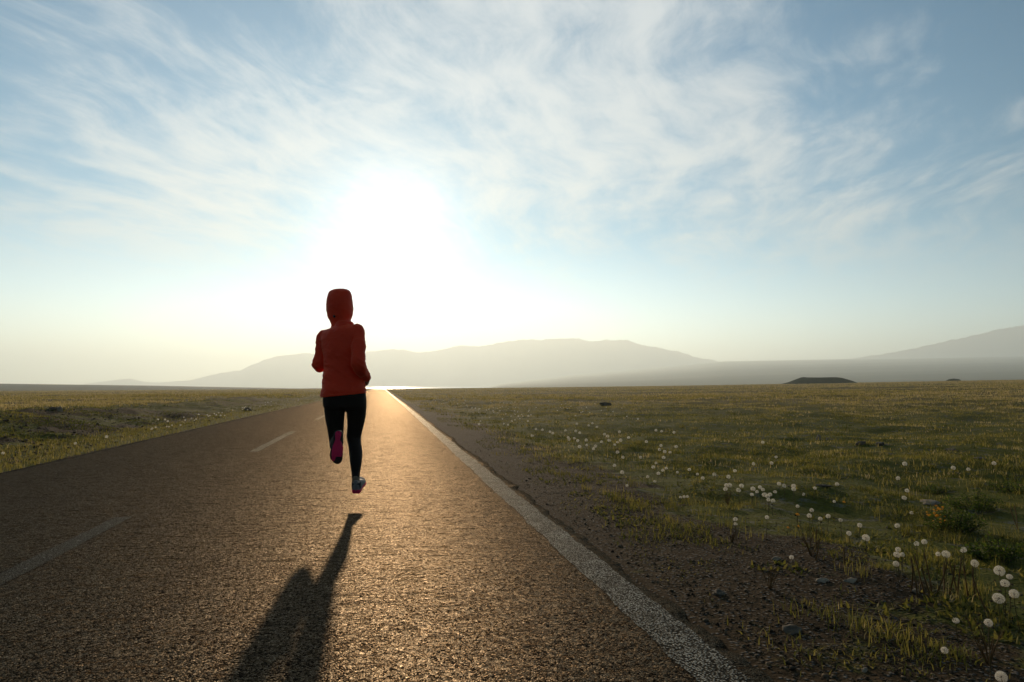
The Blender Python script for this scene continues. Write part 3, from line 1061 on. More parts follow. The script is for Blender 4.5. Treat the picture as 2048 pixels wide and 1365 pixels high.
def shoe(mtx, mirror, lbl, wscale=1.0):
    """built lengthwise along +Y, sole down; mtx places it"""
    Ls = .262
    S = np.linspace(0, 1, 30)

    def hw(s):
        return np.interp(s, [0, .03, .08, .2, .38, .55, .72, .86, .95, 1.0], [.012, .024, .031, .036, .034, .042, .049, .044, .030, .010]) * wscale

    def sd(s):
        return mirror * np.interp(s, [0, .35, .6, .8, 1], [0, .002, .004, .002, -.010])

    def lift(s):
        return np.interp(s, [0, .06, .75, 1], [.010, 0, 0, .016])
    root = empty('running_shoe', (0, 0, 0))
    root.parent = person
    root.matrix_local = mtx
    if lbl:
        root['label'] = lbl
    # midsole
    bm = bmesh.new()
    rings = []
    for s in S:
        h_, c_, l_ = float(hw(s)), float(sd(s)), float(lift(s))
        th = float(np.interp(s, [0, .3, .7, 1], [.030, .027, .022, .016]))
        rings.append([Vector((c_ + x * h_, s * Ls, l_ + z * th)) for x, z in
                      ((-.86, .04), (-.5, 0), (0, 0), (.5, 0), (.86, .04), (1.0, .3), (.98, .7), (.92, 1), (0, 1.05), (-.92, 1), (-.98, .7), (-1, .3))])
    bm_ring_loft(bm, rings)
    ms = remeshed('midsole', bm, 0.003, sole_m if lbl else pink_m, root, 2)
    # tread (magenta outsole)
    bm = bmesh.new()
    pts = []
    for px_, py_ in PINK:
        s = (py_ - 861.5) / 67.5
        cx_ = 677 + (671.6 - 677) * s * 0.8 - 0.6
        pts.append(((px_ - cx_) * PXM * 0.93 * -1 * mirror * -1, s * Ls))
    lo = [bm.verts.new((x, y, float(lift(y / Ls)) - .0035)) for x, y in pts]
    hi = [bm.verts.new((x, y, float(lift(y / Ls)) + .004)) for x, y in pts]
    bm.faces.new(lo)
    bm.faces.new(list(reversed(hi)))
    for k in range(len(lo)):
        bm.faces.new((lo[k], lo[(k + 1) % len(lo)], hi[(k + 1) % len(lo)], hi[k]))
    bmesh.ops.triangulate(bm, faces=bm.faces)
    me = bpy.data.meshes.new('tread')
    bm.to_mesh(me)
    bm.free()
    me.materials.append(pink_m)
    tr_ = bpy.data.objects.new('tread', me)
    C.objects.link(tr_)
    tr_.parent = root
    # upper
    bm = bmesh.new()
    rings = []
    for s in S:
        h_, c_, l_ = float(hw(s)) * .95, float(sd(s)), float(lift(s))
        top = float(np.interp(s, [0, .04, .12, .26, .36, .5, .7, .9, 1], [.078, .104, .102, .082, .086, .070, .052, .041, .026]))
        tw = float(np.interp(s, [0, .1, .3, .5, .8, 1], [.55, .62, .62, .55, .55, .5]))
        rings.append([Vector((c_ + x * h_, s * Ls, l_ + z)) for x, z in
                      ((-.9, .012), (0, .010), (.9, .012), (.98, .03), (.9, .03 + (top - .03) * .45), (tw, .03 + (top - .03) * .85), (tw * .6, top),
                       (0, top + .002), (-tw * .6, top), (-tw, .03 + (top - .03) * .85), (-.9, .03 + (top - .03) * .45), (-.98, .03))])
    bm_ring_loft(bm, rings)
    up = remeshed('upper', bm, 0.003, shoe_m, root, 2)
    # heel counter, dark patch
    bm = bmesh.new()
    for z in np.linspace(.038, .078, 5):
        tube(bm, [(Vector((-.030 * wscale, .052, z)), .0055), (Vector((-.026, .022, z)), .006), (Vector((0, .006, z)), .0065),
                  (Vector((.026, .022, z)), .006), (Vector((.030 * wscale, .052, z)), .0055)], 8, 4)
    remeshed('heel_counter', bm, 0.003, shoe_d, up, 1)
    # laces
    bm = bmesh.new()
    for k in range(5):
        y = Ls * (.42 + k * .065)
        z = float(np.interp(y / Ls, [.36, .5, .7], [.078, .066, .050])) + .003
        tube(bm, [(Vector((-.022, y, z - .007)), .003), (Vector((0, y + .004, z)), .003), (Vector((.022, y, z - .007)), .003)], 6, 3)
    remeshed('laces', bm, 0.002, sock_m, up, 0)
    return root


# standing-side foot: toes forward and slightly outward, just clear of the road
a = P(711.6, 988.8, -.055)
shoe(Matrix.Translation(a) @ Matrix.Rotation(R(-6), 4, 'Z') @ Matrix.Rotation(R(13), 4, 'X'), 1, None, 1.05)
# lifted foot: toes down, sole to the camera
hT, tT = P(677.3, 861.5, -.395), P(671.8, 928.7, -.40)
yv = (tT - hT).normalized()
zv = Vector((0, 1, 0))                       # away from the sole
zv = (zv - yv * zv.dot(yv)).normalized()
xv = yv.cross(zv)
m4 = Matrix.Identity(4)
for r_ in range(3):
    m4[r_][0], m4[r_][1], m4[r_][2], m4[r_][3] = xv[r_], yv[r_], zv[r_], hT[r_]
sc = (tT - hT).length / .262
shoe(m4 @ Matrix.Diagonal((sc, sc, sc, 1)), -1, 'lifted shoe with its magenta sole facing back', 1.06)
# socks
bm = bmesh.new()
tube(bm, [(P(711.5, 953, -.024), .0275), (P(711.5, 962, -.026), .029), (P(711.6, 968, -.026), .032)], 18, 3)
remeshed('sock', bm, 0.004, sock_m, person, 1)
bm = bmesh.new()
tube(bm, [(P(676.6, 873.5, -.315), .029), (P(676.9, 874, -.335), .031), (P(677, 875, -.35), .033)], 18, 3)
remeshed('sock', bm, 0.004, sock_m, person, 1)
# ------------------------------------------------------------------ grass and low cover


def plant_mat(name, ca, cb, cc, transl=0.5, rough=0.7, spec=0.25):
    m, t = new_mat(name)
    h = t.n('ShaderNodeAttribute', attribute_name='hue').outputs['Fac']
    c = t.mix(t.ss(h, 0.0, 0.5), (*ca, 1), (*cb, 1))
    c = t.mix(t.ss(h, 0.5, 1.0), c, (*cc, 1))
    b_ = t.n('ShaderNodeBsdfPrincipled', ins={'Base Color': c, 'Roughness': rough, 'Specular IOR Level': spec})
    tr_ = t.n('ShaderNodeBsdfTranslucent', ins={'Color': c})
    finish(t, t.n('ShaderNodeMixShader', ins={0: transl, 1: b_.outputs[0], 2: tr_.outputs[0]}).outputs[0])
    return m


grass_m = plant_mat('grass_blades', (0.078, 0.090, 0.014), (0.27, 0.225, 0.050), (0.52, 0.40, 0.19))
rng = np.random.default_rng(11)


def polar_pts(n, r0, r1, px0, px1):
    r = np.exp(rng.uniform(math.log(r0), math.log(r1), n))
    px = rng.uniform(px0, px1, n)
    az = np.arctan((px - 1024) / F) + YAW
    return r * np.sin(az), r * np.cos(az)


def blades(x, y, h, wd, lean, hue, bend=0.5):
    """numpy grass: five vertices and three triangles per blade"""
    n = len(x)
    z = ground_z(x, y) - 0.004
    a = rng.uniform(0, 2 * math.pi, n)
    la = rng.uniform(0, 2 * math.pi, n)
    L = np.abs(rng.normal(0, 1, n)) * lean
    dx, dy = np.cos(a) * wd / 2, np.sin(a) * wd / 2
    mx_, my_ = np.cos(la) * L * h * bend * .5, np.sin(la) * L * h * bend * .5
    tx, ty = np.cos(la) * L * h, np.sin(la) * L * h
    sh = 1 / np.sqrt(1 + L * L)
    V_ = np.empty((n, 5, 3))
    V_[:, 0] = np.stack([x - dx, y - dy, z], -1)
    V_[:, 1] = np.stack([x + dx, y + dy, z], -1)
    V_[:, 2] = np.stack([x - dx * .8 + mx_, y - dy * .8 + my_, z + h * .55 * sh], -1)
    V_[:, 3] = np.stack([x + dx * .8 + mx_, y + dy * .8 + my_, z + h * .55 * sh], -1)
    V_[:, 4] = np.stack([x + tx, y + ty, z + h * sh], -1)
    base_ = (np.arange(n) * 5)[:, None, None]
    T = np.array([[0, 1, 3], [0, 3, 2], [2, 3, 4]])[None]
    return V_.reshape(-1, 3), (base_ + T).reshape(-1, 3), np.repeat(hue, 5)


def merge(parts):
    vs, fs, hs, off = [], [], [], 0
    for v, f, h in parts:
        vs.append(v)
        fs.append(f + off)
        hs.append(h)
        off += len(v)
    return np.concatenate(vs), np.concatenate(fs), np.concatenate(hs)


def clumped(x, y, scale, thr, seed, soft=0.15):
    d = fbm(x / scale, y / scale, 4, seed) + 0.5
    return rng.uniform(0, 1, len(x)) < sstep(d, thr - soft, thr + soft)


parts_r, parts_l = [], []
# right verge, close: short mossy turf in patches
x, y = polar_pts(170000, 2.2, 16, 900, 2350)
k = (x > 1.30) & clumped(x, y, 0.55, 0.56, 101, 0.06)
edge_ = sstep(x + 0.5 * fbm(y / .7, x * 0, 3, 8) * 2, 1.35, 2.7)
k &= rng.uniform(0, 1, len(x)) < (0.07 + 0.93 * edge_) * (.40 + .60 * sstep(y, 2.2, 4.5))
x, y = x[k], y[k]
n = len(x)
patch = fbm(x / .8, y / .8, 3, 111) + .5
h = (0.012 + 0.035 * sstep(patch, .4, .8) + 0.012 * rng.random(n))
parts_r.append(blades(x, y, h, 0.0035 + 0.003 * rng.random(n), 1.1, np.clip(0.25 + 0.6 * (fbm(x / 1.3, y / 1.3, 3, 115)) + rng.normal(0, .16, n), 0, 1)))
# broad low leaves lying nearly flat
x, y = polar_pts(60000, 2.2, 12, 900, 2350)
k = (x > 1.5) & clumped(x, y, 0.4, 0.58, 121, 0.06)
x, y = x[k], y[k]
n = len(x)
parts_r.append(blades(x, y, 0.018 + 0.022 * rng.random(n), 0.010 + 0.008 * rng.random(n), 1.8, np.clip(rng.normal(.2, .15, n), 0, 1), 0.8))
# taller tufts
tx, ty = polar_pts(900, 2.4, 26, 900, 2300)
k = (tx > 1.7 + 0.9 * (1 - sstep(ty, 2.5, 5))) & (rng.random(len(tx)) < .35 + .65 * sstep(ty, 2.5, 6))
tx, ty = tx[k], ty[k]
row = [(float(p[0]), float(p[1])) for p in hits([(a, b_, 0) for a, b_ in ((1670, 1235), (1700, 1250), (1722, 1262), (1745, 1268), (1770, 1278),
       (1800, 1290), (1830, 1300), (1600, 1225), (1620, 1215), (1990, 1240), (1905, 1190), (1780, 1140), (1060, 925), (1070, 922), (1500, 1075),
       (1715, 1150), (1880, 1330), (1230, 905), (1250, 900), (1080, 845), (1100, 848), (1120, 850), (1060, 843), (1700, 955), (1740, 958), (1100, 880), (1130, 884))])[0]]
tx = np.concatenate([tx] + [[p[0]] for p in row])
ty = np.concatenate([ty] + [[p[1]] for p in row])
rep = rng.integers(10, 42, len(tx))
sp = rng.uniform(0.02, 0.09, len(tx))
X_, Y_ = np.repeat(tx, rep), np.repeat(ty, rep)
S_ = np.repeat(sp, rep)
n = len(X_)
X_ = X_ + rng.normal(0, 1, n) * S_
Y_ = Y_ + rng.normal(0, 1, n) * S_ * 1.2
hh = np.repeat(rng.uniform(0.035, 0.10, len(tx)), rep) * rng.uniform(.5, 1.1, n)
hu = np.repeat(rng.uniform(0.05, 0.65, len(tx)), rep) + rng.normal(0, .1, n)
k = X_ > 1.27
parts_r.append(blades(X_[k], Y_[k], hh[k], 0.003 + 0.0015 * rng.random(k.sum()), 0.38, np.clip(hu[k], 0, 1)))
tx, ty = polar_pts(3200, 8, 75, 780, 2350)
k = tx > 1.9
tx, ty = tx[k], ty[k]
rt = np.hypot(tx, ty)
rep = rng.integers(8, 26, len(tx))
X_, Y_ = np.repeat(tx, rep), np.repeat(ty, rep)
R_ = np.repeat(rt, rep)
n = len(X_)
S_ = np.repeat(rng.uniform(0.04, 0.20, len(tx)), rep)
X_ = X_ + rng.normal(0, 1, n) * S_
Y_ = Y_ + rng.normal(0, 1, n) * S_
hh = np.repeat(rng.uniform(0.03, 0.085, len(tx)) * (1 + sstep(rt, 20, 50)), rep) * rng.uniform(.5, 1.1, n)
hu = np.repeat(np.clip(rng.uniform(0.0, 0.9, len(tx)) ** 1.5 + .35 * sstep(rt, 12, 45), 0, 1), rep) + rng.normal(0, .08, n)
k = X_ > 1.5
parts_r.append(blades(X_[k], Y_[k], hh[k], 0.005 + 0.0005 * R_[k], 0.45, np.clip(hu[k], 0, 1)))
# mid distance sward
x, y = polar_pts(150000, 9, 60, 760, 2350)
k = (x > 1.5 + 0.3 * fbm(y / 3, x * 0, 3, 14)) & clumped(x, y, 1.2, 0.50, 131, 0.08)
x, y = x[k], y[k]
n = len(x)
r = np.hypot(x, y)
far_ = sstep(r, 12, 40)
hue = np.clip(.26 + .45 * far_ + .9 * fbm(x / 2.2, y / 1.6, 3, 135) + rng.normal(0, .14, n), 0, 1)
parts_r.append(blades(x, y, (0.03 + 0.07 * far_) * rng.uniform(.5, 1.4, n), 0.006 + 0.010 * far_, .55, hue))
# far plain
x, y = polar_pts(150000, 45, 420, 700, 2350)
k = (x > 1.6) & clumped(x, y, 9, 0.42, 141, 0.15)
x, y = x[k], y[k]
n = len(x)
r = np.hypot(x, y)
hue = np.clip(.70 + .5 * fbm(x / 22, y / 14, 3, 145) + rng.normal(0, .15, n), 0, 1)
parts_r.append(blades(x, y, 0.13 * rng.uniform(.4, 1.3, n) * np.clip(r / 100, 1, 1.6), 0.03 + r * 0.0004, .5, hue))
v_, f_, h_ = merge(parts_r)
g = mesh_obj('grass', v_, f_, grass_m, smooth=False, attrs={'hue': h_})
tag(g, 'short green and straw-coloured grass on the verge and plain right of the road', 'grass', kind='stuff')

# left: kerb strip, bank, plain behind it
x, y = polar_pts(120000, 6.0, 90, -350, 740)
k = (x < -3.93) & (x > -4.75 - 0.02 * y) & (rng.random(len(x)) < 0.9)
x, y = x[k], y[k]
n = len(x)
parts_l.append(blades(x, y, 0.05 * rng.uniform(.4, 1.6, n), 0.005 + 0.0003 * y, .5, np.clip(rng.normal(.52, .16, n), 0, 1)))
x, y = polar_pts(260000, 6.5, 120, -350, 760)
k = (x < -4.5) & (x > -9.0) & clumped(x, y, .7, .47, 151, .1)
x, y = x[k], y[k]
n = len(x)
parts_l.append(blades(x, y, 0.035 * rng.uniform(.4, 1.6, n), 0.008 + 0.0003 * y, .9, np.clip(.22 + .9 * fbm(x / 1.5, y / 2.2, 3, 155) + rng.normal(0, .14, n), 0, 1)))
x, y = polar_pts(130000, 9, 60, -350, 760)
k = (x < -8.4 + .5 * fbm(y / 4, x * 0, 3, 19)) & clumped(x, y, 1.5, .46, 161, .10)
x, y = x[k], y[k]
n = len(x)
parts_l.append(blades(x, y, 0.09 * rng.uniform(.4, 1.4, n), 0.012 + 0.0005 * np.hypot(x, y), .5,
                      np.clip(.72 + .5 * fbm(x / 3, y / 3, 3, 165) + rng.normal(0, .14, n), 0, 1)))
x, y = polar_pts(90000, 50, 420, -350, 760)
k = (x < -6) & clumped(x, y, 8, .42, 171, .15)
x, y = x[k], y[k]
n = len(x)
parts_l.append(blades(x, y, 0.16 * rng.uniform(.4, 1.3, n), 0.03 + 0.0004 * np.hypot(x, y), .5,
                      np.clip(.75 + .5 * fbm(x / 20, y / 12, 3, 175) + rng.normal(0, .14, n), 0, 1)))
v_, f_, h_ = merge(parts_l)
g = mesh_obj('grass', v_, f_, grass_m, smooth=False, attrs={'hue': h_})
tag(g, 'dry grass on the low bank and plain left of the road', 'grass', kind='stuff')

# ------------------------------------------------------------------ gravel
gravel_m, t = new_mat('gravel_stone')
h = t.n('ShaderNodeAttribute', attribute_name='hue').outputs['Fac']
c = t.mix(h, (0.022, 0.014, 0.008, 1), (0.26, 0.20, 0.13, 1))
b = t.n('ShaderNodeBsdfPrincipled', ins={'Base Color': c, 'Roughness': 0.85, 'Specular IOR Level': 0.1})
finish(t, b.outputs[0])
ico = bmesh.new()
bmesh.ops.create_icosphere(ico, subdivisions=1, radius=1.0)
IV = np.array([tuple(v.co) for v in ico.verts])
IF = np.array([[v.index for v in f.verts] for f in ico.faces])
ico.free()


def stones(x, y, s, hue, sink=0.3):
    n = len(x)
    jit = 1 + rng.normal(0, .16, (n, len(IV), 1))
    q = IV[None] * jit
    sc = np.stack([s * rng.uniform(.8, 1.4, n), s * rng.uniform(.7, 1.2, n), s * rng.uniform(.35, .8, n)], -1)[:, None]
    q = q * sc
    a = rng.uniform(0, 6.3, n)
    ca, sa = np.cos(a)[:, None], np.sin(a)[:, None]
    vx = q[:, :, 0] * ca - q[:, :, 1] * sa + x[:, None]
    vy = q[:, :, 0] * sa + q[:, :, 1] * ca + y[:, None]
    vz = q[:, :, 2] + (ground_z(x, y) + s * sink)[:, None]
    f = IF[None] + (np.arange(n) * len(IV))[:, None, None]
    return np.stack([vx, vy, vz], -1).reshape(-1, 3), f.reshape(-1, 3), np.repeat(hue, len(IV))


x, y = polar_pts(26000, 1.9, 11, 820, 2300)
k = (x > 1.24) & (rng.random(len(x)) < 1.0 - 0.75 * sstep(x, 1.8, 3.4))
x, y = x[k], y[k]
n = len(x)
s = np.clip(rng.lognormal(math.log(.0032), .45, n), .002, .011)
pa = stones(x, y, s, np.clip(rng.beta(1.2, 4.0, n), 0, 1))
x, y = polar_pts(9000, 6, 22, -350, 620)
k = (x < -4.2) & (x > -8.5)
x, y = x[k], y[k]
n = len(x)
pb = stones(x, y, np.clip(rng.lognormal(math.log(.011), .5, n), .004, .04), rng.beta(1.5, 3, n))
v_, f_, h_ = merge([pa, pb])
g = mesh_obj('gravel', v_, f_, gravel_m, smooth=False, attrs={'hue': h_})
tag(g, 'loose grey and brown gravel scattered along both verges', 'gravel', kind='stuff')

# ------------------------------------------------------------------ single rocks
rock_d = simple_mat('dark_rock', (0.13, 0.105, 0.075), 0.9, 0.2, (30, 0.6, 0.01), 0, .4, 12)
rock_p = simple_mat('pale_rock', (0.30, 0.24, 0.17), 0.9, 0.2, (30, 0.6, 0.01), 0, .3, 12)
ROCKS = [(1210, 812, 24, 12, rock_d, 'dark grey boulder far out on the right plain among small clocks'),
         (495, 822, 16, 10, rock_d, 'dark rock at the foot of the left bank near the road edge'),
         (104, 820, 20, 8, rock_d, 'wide dark rock on top of the left bank at the far left'),
         (119, 824, 9, 13, rock_p, 'small pale rock leaning against the dark rock on the left bank'),
         (1437, 1190, 26, 15, rock_d, 'black stone alone on bare soil beside the white edge line'),
         (1550, 1120, 17, 9, rock_p, 'pinkish pale stone on soil left of its twin white stone'),
         (1644, 1163, 30, 9, rock_p, 'flat pale stone on bare soil below the dandelion clocks'),
         (1700, 1163, 26, 9, rock_p, 'flat grey stone on bare soil, right one of the flat pair'),
         (1830, 1184, 18, 8, rock_p, 'rounded white stone under the brown stalks'),
         (1637, 880, 11, 13, rock_p, 'upright white stone in the rough ground at mid distance'),
         (1655, 882, 6, 9, rock_p, 'thin white stone standing just right of the upright white one'),
         (1722, 889, 22, 10, rock_d, 'dark lumpy boulder behind the mossy ground, left of a wider one'),
         (1762, 890, 20, 8, rock_d, 'wide dark boulder half sunk in turf at mid distance'),
         (1905, 903, 28, 7, rock_d, 'long low dark outcrop at the right where the turf ends'),
         (1960, 920, 26, 7, rock_d, 'grey slab of rock in front of the long dark outcrop'),
         (1645, 973, 28, 6, rock_d, 'grey flat slab lying in turf behind the clock clump'),
         (1585, 1262, 40, 14, rock_d, 'dark half-buried stone beside the road shoulder in the foreground'),
         (1860, 1007, 44, 8, rock_p, 'long thin pale slab in turf left of the yellow-flowered bush'),
         (1730, 1342, 13, 9, rock_p, 'small pale stone at the lower edge of the soil strip')]
RH, _ok = hits([(a, b_, 0) for a, b_, *_ in ROCKS])
for (px_, py_, wpx, hpx, mt, lab), p in zip(ROCKS, RH):
    dist = math.hypot(p[0], p[1])
    sx = wpx / F * dist / 2
    sz = hpx / F * dist / 1.6
    bm = bmesh.new()
    bmesh.ops.create_icosphere(bm, subdivisions=4, radius=1.0)
    sd_ = Vector((px_ * .37, py_ * .11, 3))
    for v in bm.verts:
        c0 = v.co.copy()
        k_ = 1 + .38 * mnoise.noise(c0 * .9 + sd_) + .22 * mnoise.noise(c0 * 2.1 + sd_) + .08 * mnoise.noise(c0 * 6 + sd_)
        # chipped faces
        for q in range(4):
            dn = Vector((math.sin(q * 2.1 + px_), math.cos(q * 1.7 + py_), math.sin(q * 3.3 + px_) * .6)).normalized()
            dd = c0.dot(dn)
            if dd > .62:
                k_ *= .62 / dd
        v.co = Vector((c0.x * k_ * sx, c0.y * k_ * sx * .75, (c0.z * k_ * .8 + .25) * sz))
    me = bpy.data.meshes.new('rock')
    bm.to_mesh(me)
    bm.free()
    me.materials.append(mt)
    me.polygons.foreach_set('use_smooth', np.ones(len(me.polygons), dtype=bool))
    o = bpy.data.objects.new('rock', me)
    o.location = (p[0], p[1], p[2] - sz * .05)
    o.rotation_euler = (0, 0, 0)
    C.objects.link(o)
    tag(o, lab, 'rock')

# ------------------------------------------------------------------ dandelion clocks
stem_m = simple_mat('dandelion_stem', (0.10, 0.075, 0.028), 0.6, 0.3, None, .35, .4, 30)
fluff_m, t = new_mat('dandelion_fluff')
b = t.n('ShaderNodeBsdfDiffuse', ins={'Color': (0.75, 0.73, 0.66, 1)})
tr = t.n('ShaderNodeBsdfTranslucent', ins={'Color': (0.80, 0.76, 0.66, 1)})
finish(t, t.n('ShaderNodeMixShader', ins={0: 0.6, 1: b.outputs[0], 2: tr.outputs[0]}).outputs[0])
core_m = simple_mat('seed_core', (0.05, 0.035, 0.02), 0.9)


def fluff_mesh(n, seed, keep=1.0, wide=1.0):
    rg = np.random.default_rng(seed)
    vs, fs = [], []
    for k in range(n):
        z = 1 - 2 * (k + .5) / n
        a = k * 2.399963
        s_ = math.sqrt(1 - z * z)
        d = Vector((s_ * math.cos(a), s_ * math.sin(a), z))
        if z < -0.86:
            continue
        if keep < 1 and (d.x * .7 + d.z * .5 + rg.normal(0, .15)) > keep:
            continue
        d = (d + Vector(rg.normal(0, .04, 3))).normalized()
        u = d.orthogonal().normalized()
        v = d.cross(u)
        rr = 1 + rg.normal(0, .035)
        b0 = len(vs)
        vs += [tuple(d * .18), tuple(d * .80 * rr + u * .012), tuple(d * .80 * rr - u * .012)]
        fs.append((b0, b0 + 1, b0 + 2))
        m_ = 6
        off = rg.uniform(0, 6)
        for q in range(m_):
            an = off + q * 2 * math.pi / m_
            e = u * math.cos(an) + v * math.sin(an)
            p = d * rr + e * .22 * wide
            pe = e.cross(d)
            b0 = len(vs)
            vs += [tuple(d * .80 * rr - pe * .014 * wide), tuple(d * .80 * rr + pe * .014 * wide), tuple(p + pe * .020 * wide), tuple(p - pe * .020 * wide)]
            fs.append((b0, b0 + 1, b0 + 2, b0 + 3))
    me = bpy.data.meshes.new('seed_head')
    me.from_pydata(vs, [], fs)
    me.materials.append(fluff_m)
    return me


HEADS = [fluff_mesh(105, 1), fluff_mesh(110, 2), fluff_mesh(100, 3, .55), fluff_mesh(95, 4)]
bm = bmesh.new()
bmesh.ops.create_uvsphere(bm, u_segments=10, v_segments=7, radius=.22)
core_me = bpy.data.meshes.new('receptacle')
bm.to_mesh(core_me)
bm.free()
core_me.materials.append(core_m)


def stem_mesh(seed, fat=1.0):
    rg = random.Random(seed)
    bm = bmesh.new()
    bx, by = rg.uniform(-.10, .10), rg.uniform(-.10, .10)
    pts = [(Vector((-bx, -by, -.02)), .0125 * fat), (Vector((-bx * .5, -by * .35, .35)), .011 * fat), (Vector((-bx * .1, -by * .05, .7)), .010 * fat), (Vector((0, 0, 1.0)), .011 * fat)]
    tube(bm, pts, 6, 3)
    me = bpy.data.meshes.new('stem')
    bm.to_mesh(me)
    bm.free()
    me.materials.append(stem_m)
    return me


STEMS = [stem_mesh(s_) for s_ in range(6)]


def far_clock(seed):
    """one small mesh: stem and fluffy head together, for clocks too small to show parts"""
    bm = bmesh.new()
    rg = random.Random(seed)
    bx = rg.uniform(-.01, .01)
    tube(bm, [(Vector((-bx, 0, -.01)), .0018), (Vector((0, 0, .11)), .0015)], 4, 1)
    me = bpy.data.meshes.new('dandelion')
    bm.to_mesh(me)
    ns = len(me.polygons)
    bm.free()
    f = fluff_mesh(44, seed, 1.0, 1.5)
    vs = [tuple(v.co) for v in me.vertices]
    fs = [tuple(p.vertices) for p in me.polygons]
    b0 = len(vs)
    R0 = .016
    vs += [(v.co.x * R0, v.co.y * R0, v.co.z * R0 + .125) for v in f.vertices]
    fs += [tuple(i_ + b0 for i_ in p.vertices) for p in f.polygons]
    me2 = bpy.data.meshes.new('dandelion')
    me2.from_pydata(vs, [], fs)
    me2.materials.append(stem_m)
    me2.materials.append(fluff_m)
    me2.polygons.foreach_set('material_index', np.array([0] * ns + [1] * (len(fs) - ns), dtype=np.int32))
    bpy.data.meshes.remove(me)
    return me2


FARS = [far_clock(s_) for s_ in (21, 22, 23)]

# photo positions of the heads
BIG = [  # (px, py, diameter px, stem m, label)
    (1998.9, 1142, 22, .17, 'large round dandelion clock at the right edge, topmost of a cluster of four'),
    (2010, 1167, 19, .15, 'round dandelion clock at the right edge just below the topmost one'),
    (2028, 1188, 22, .15, 'dandelion clock touching the right edge, rightmost of the cluster of four'),
    (1997, 1197, 24, .12, 'largest dandelion clock, lowest in the cluster of four at right'),
    (2019, 1154, 9, .17, 'small half-bare dandelion clock squeezed between the big ones at right'),
    (1911.7, 1241.6, 14, .08, 'low dandelion clock alone on dark soil in the right foreground'),
    (1977, 1246, 14, .26, 'ragged dandelion clock on a tall single stem near the bottom right'),
    (1889, 1301, 11, .08, 'closed narrow white seed head low in the right foreground'),
    (2002.6, 1354, 24, .07, 'ragged white dandelion clock at the very bottom right of the photo'),
    (1892, 1108.6, 17, .13, 'round clock among the bare brown stalks'),
    (1876, 1108.6, 10, .12, 'half-hidden pink-grey clock just left of the round one among stalks'),
    (1926.4, 1100, 15, .12, 'ragged flat-topped clock right of the bare brown stalks'),
    (1949.5, 1127, 16, .12, 'worn clock missing seeds in front of the dark hollow'),
    (1792, 1128, 17, .10, 'full clock lowest of the group left of the brown stalks'),
    (1793.8, 1109.7, 15, .12, 'left one of two touching clocks above the lowest one'),
    (1804.8, 1109.7, 12, .12, 'right one of two touching clocks beside the brown stalks'),
    (1796, 1099.4, 12, .13, 'small clock on top of the touching pair left of the stalks'),
    (1833, 1087.7, 15, .12, 'clock standing left of a worn double one above the stalks'),
    (1848.7, 1084, 14, .12, 'worn clock touching its neighbour just under the yellow flowers'),
    (1719.4, 1051, 14, .12, 'clock on a dark stem, upper of three big ones in the middle right'),
    (1697.8, 1067, 15, .12, 'clock with a dark centre, left of three big ones in the middle right'),
    (1731.9, 1076, 17, .11, 'broad clock on a stout stem, lower of three big ones in the middle right'),
    (1794.5, 1051.8, 14, .12, 'single round clock left of the yellow-flowered bush'),
    (1681.3, 1040.5, 12, .11, 'leaning clock left of the three big ones'),
    (1656.4, 1032.8, 12, .11, 'clock on red stem between two others in a loose row'),
    (1640.7, 1038, 12, .11, 'small clock right beside the stacked pair'),
    (1618.7, 1031.7, 13, .11, 'lower clock of the stacked pair with a dark centre'),
    (1623.4, 1020.7, 12, .12, 'upper clock of the stacked pair'),
    (1595, 1013, 11, .11, 'faint greyish clock above the yellow flower head'),
    (1471.4, 1048, 11, .10, 'lower of two clocks stacked on red stems near the soil strip'),
    (1470.7, 1039, 11, .12, 'upper of two clocks stacked on red stems near the soil strip'),
    (1534, 1035, 11, .13, 'clock leaning right on a curved stem, alone on short turf'),
    (1583, 1115, 12, .04, 'low white clock close to the soil right of the pinkish stone'),
    (1814, 981.5, 12, .10, 'upper of two clocks in the turf at the right'),
    (1808.4, 996, 13, .10, 'lower of two clocks in the turf at the right'),
    (1823, 1026, 10, .10, 'faded clock left of the yellow flowers'),
    (1796, 957, 10, .08, 'small flattened clock far right in the turf'),
    (1906.6, 936, 10, .10, 'distant clock alone on a stem at the right edge turf'),
    (1674, 968.7, 12, .13, 'clock with red stems high above the turf'),
    (1668.5, 1003.5, 8, .10, 'narrow closed white seed head below the clock with red stems'),
    (1630, 976.7, 10, .09, 'flat white clock right of the big clump'),
    (1607, 989, 10, .10, 'single clock between the big clump and the flat white one'),
]
CLUMP = [(1504, 989.5), (1506, 978), (1514, 984), (1526, 979.7), (1540, 989.5), (1550, 984), (1535.5, 993), (1546, 1002), (1537, 1000), (1529, 990),
         (1558, 968), (1568.5, 972), (1587, 972.5), (1587.5, 979), (1453, 971), (1459.3, 971), (1451, 978.6), (1477, 980.8), (1483, 972), (1520, 975)]
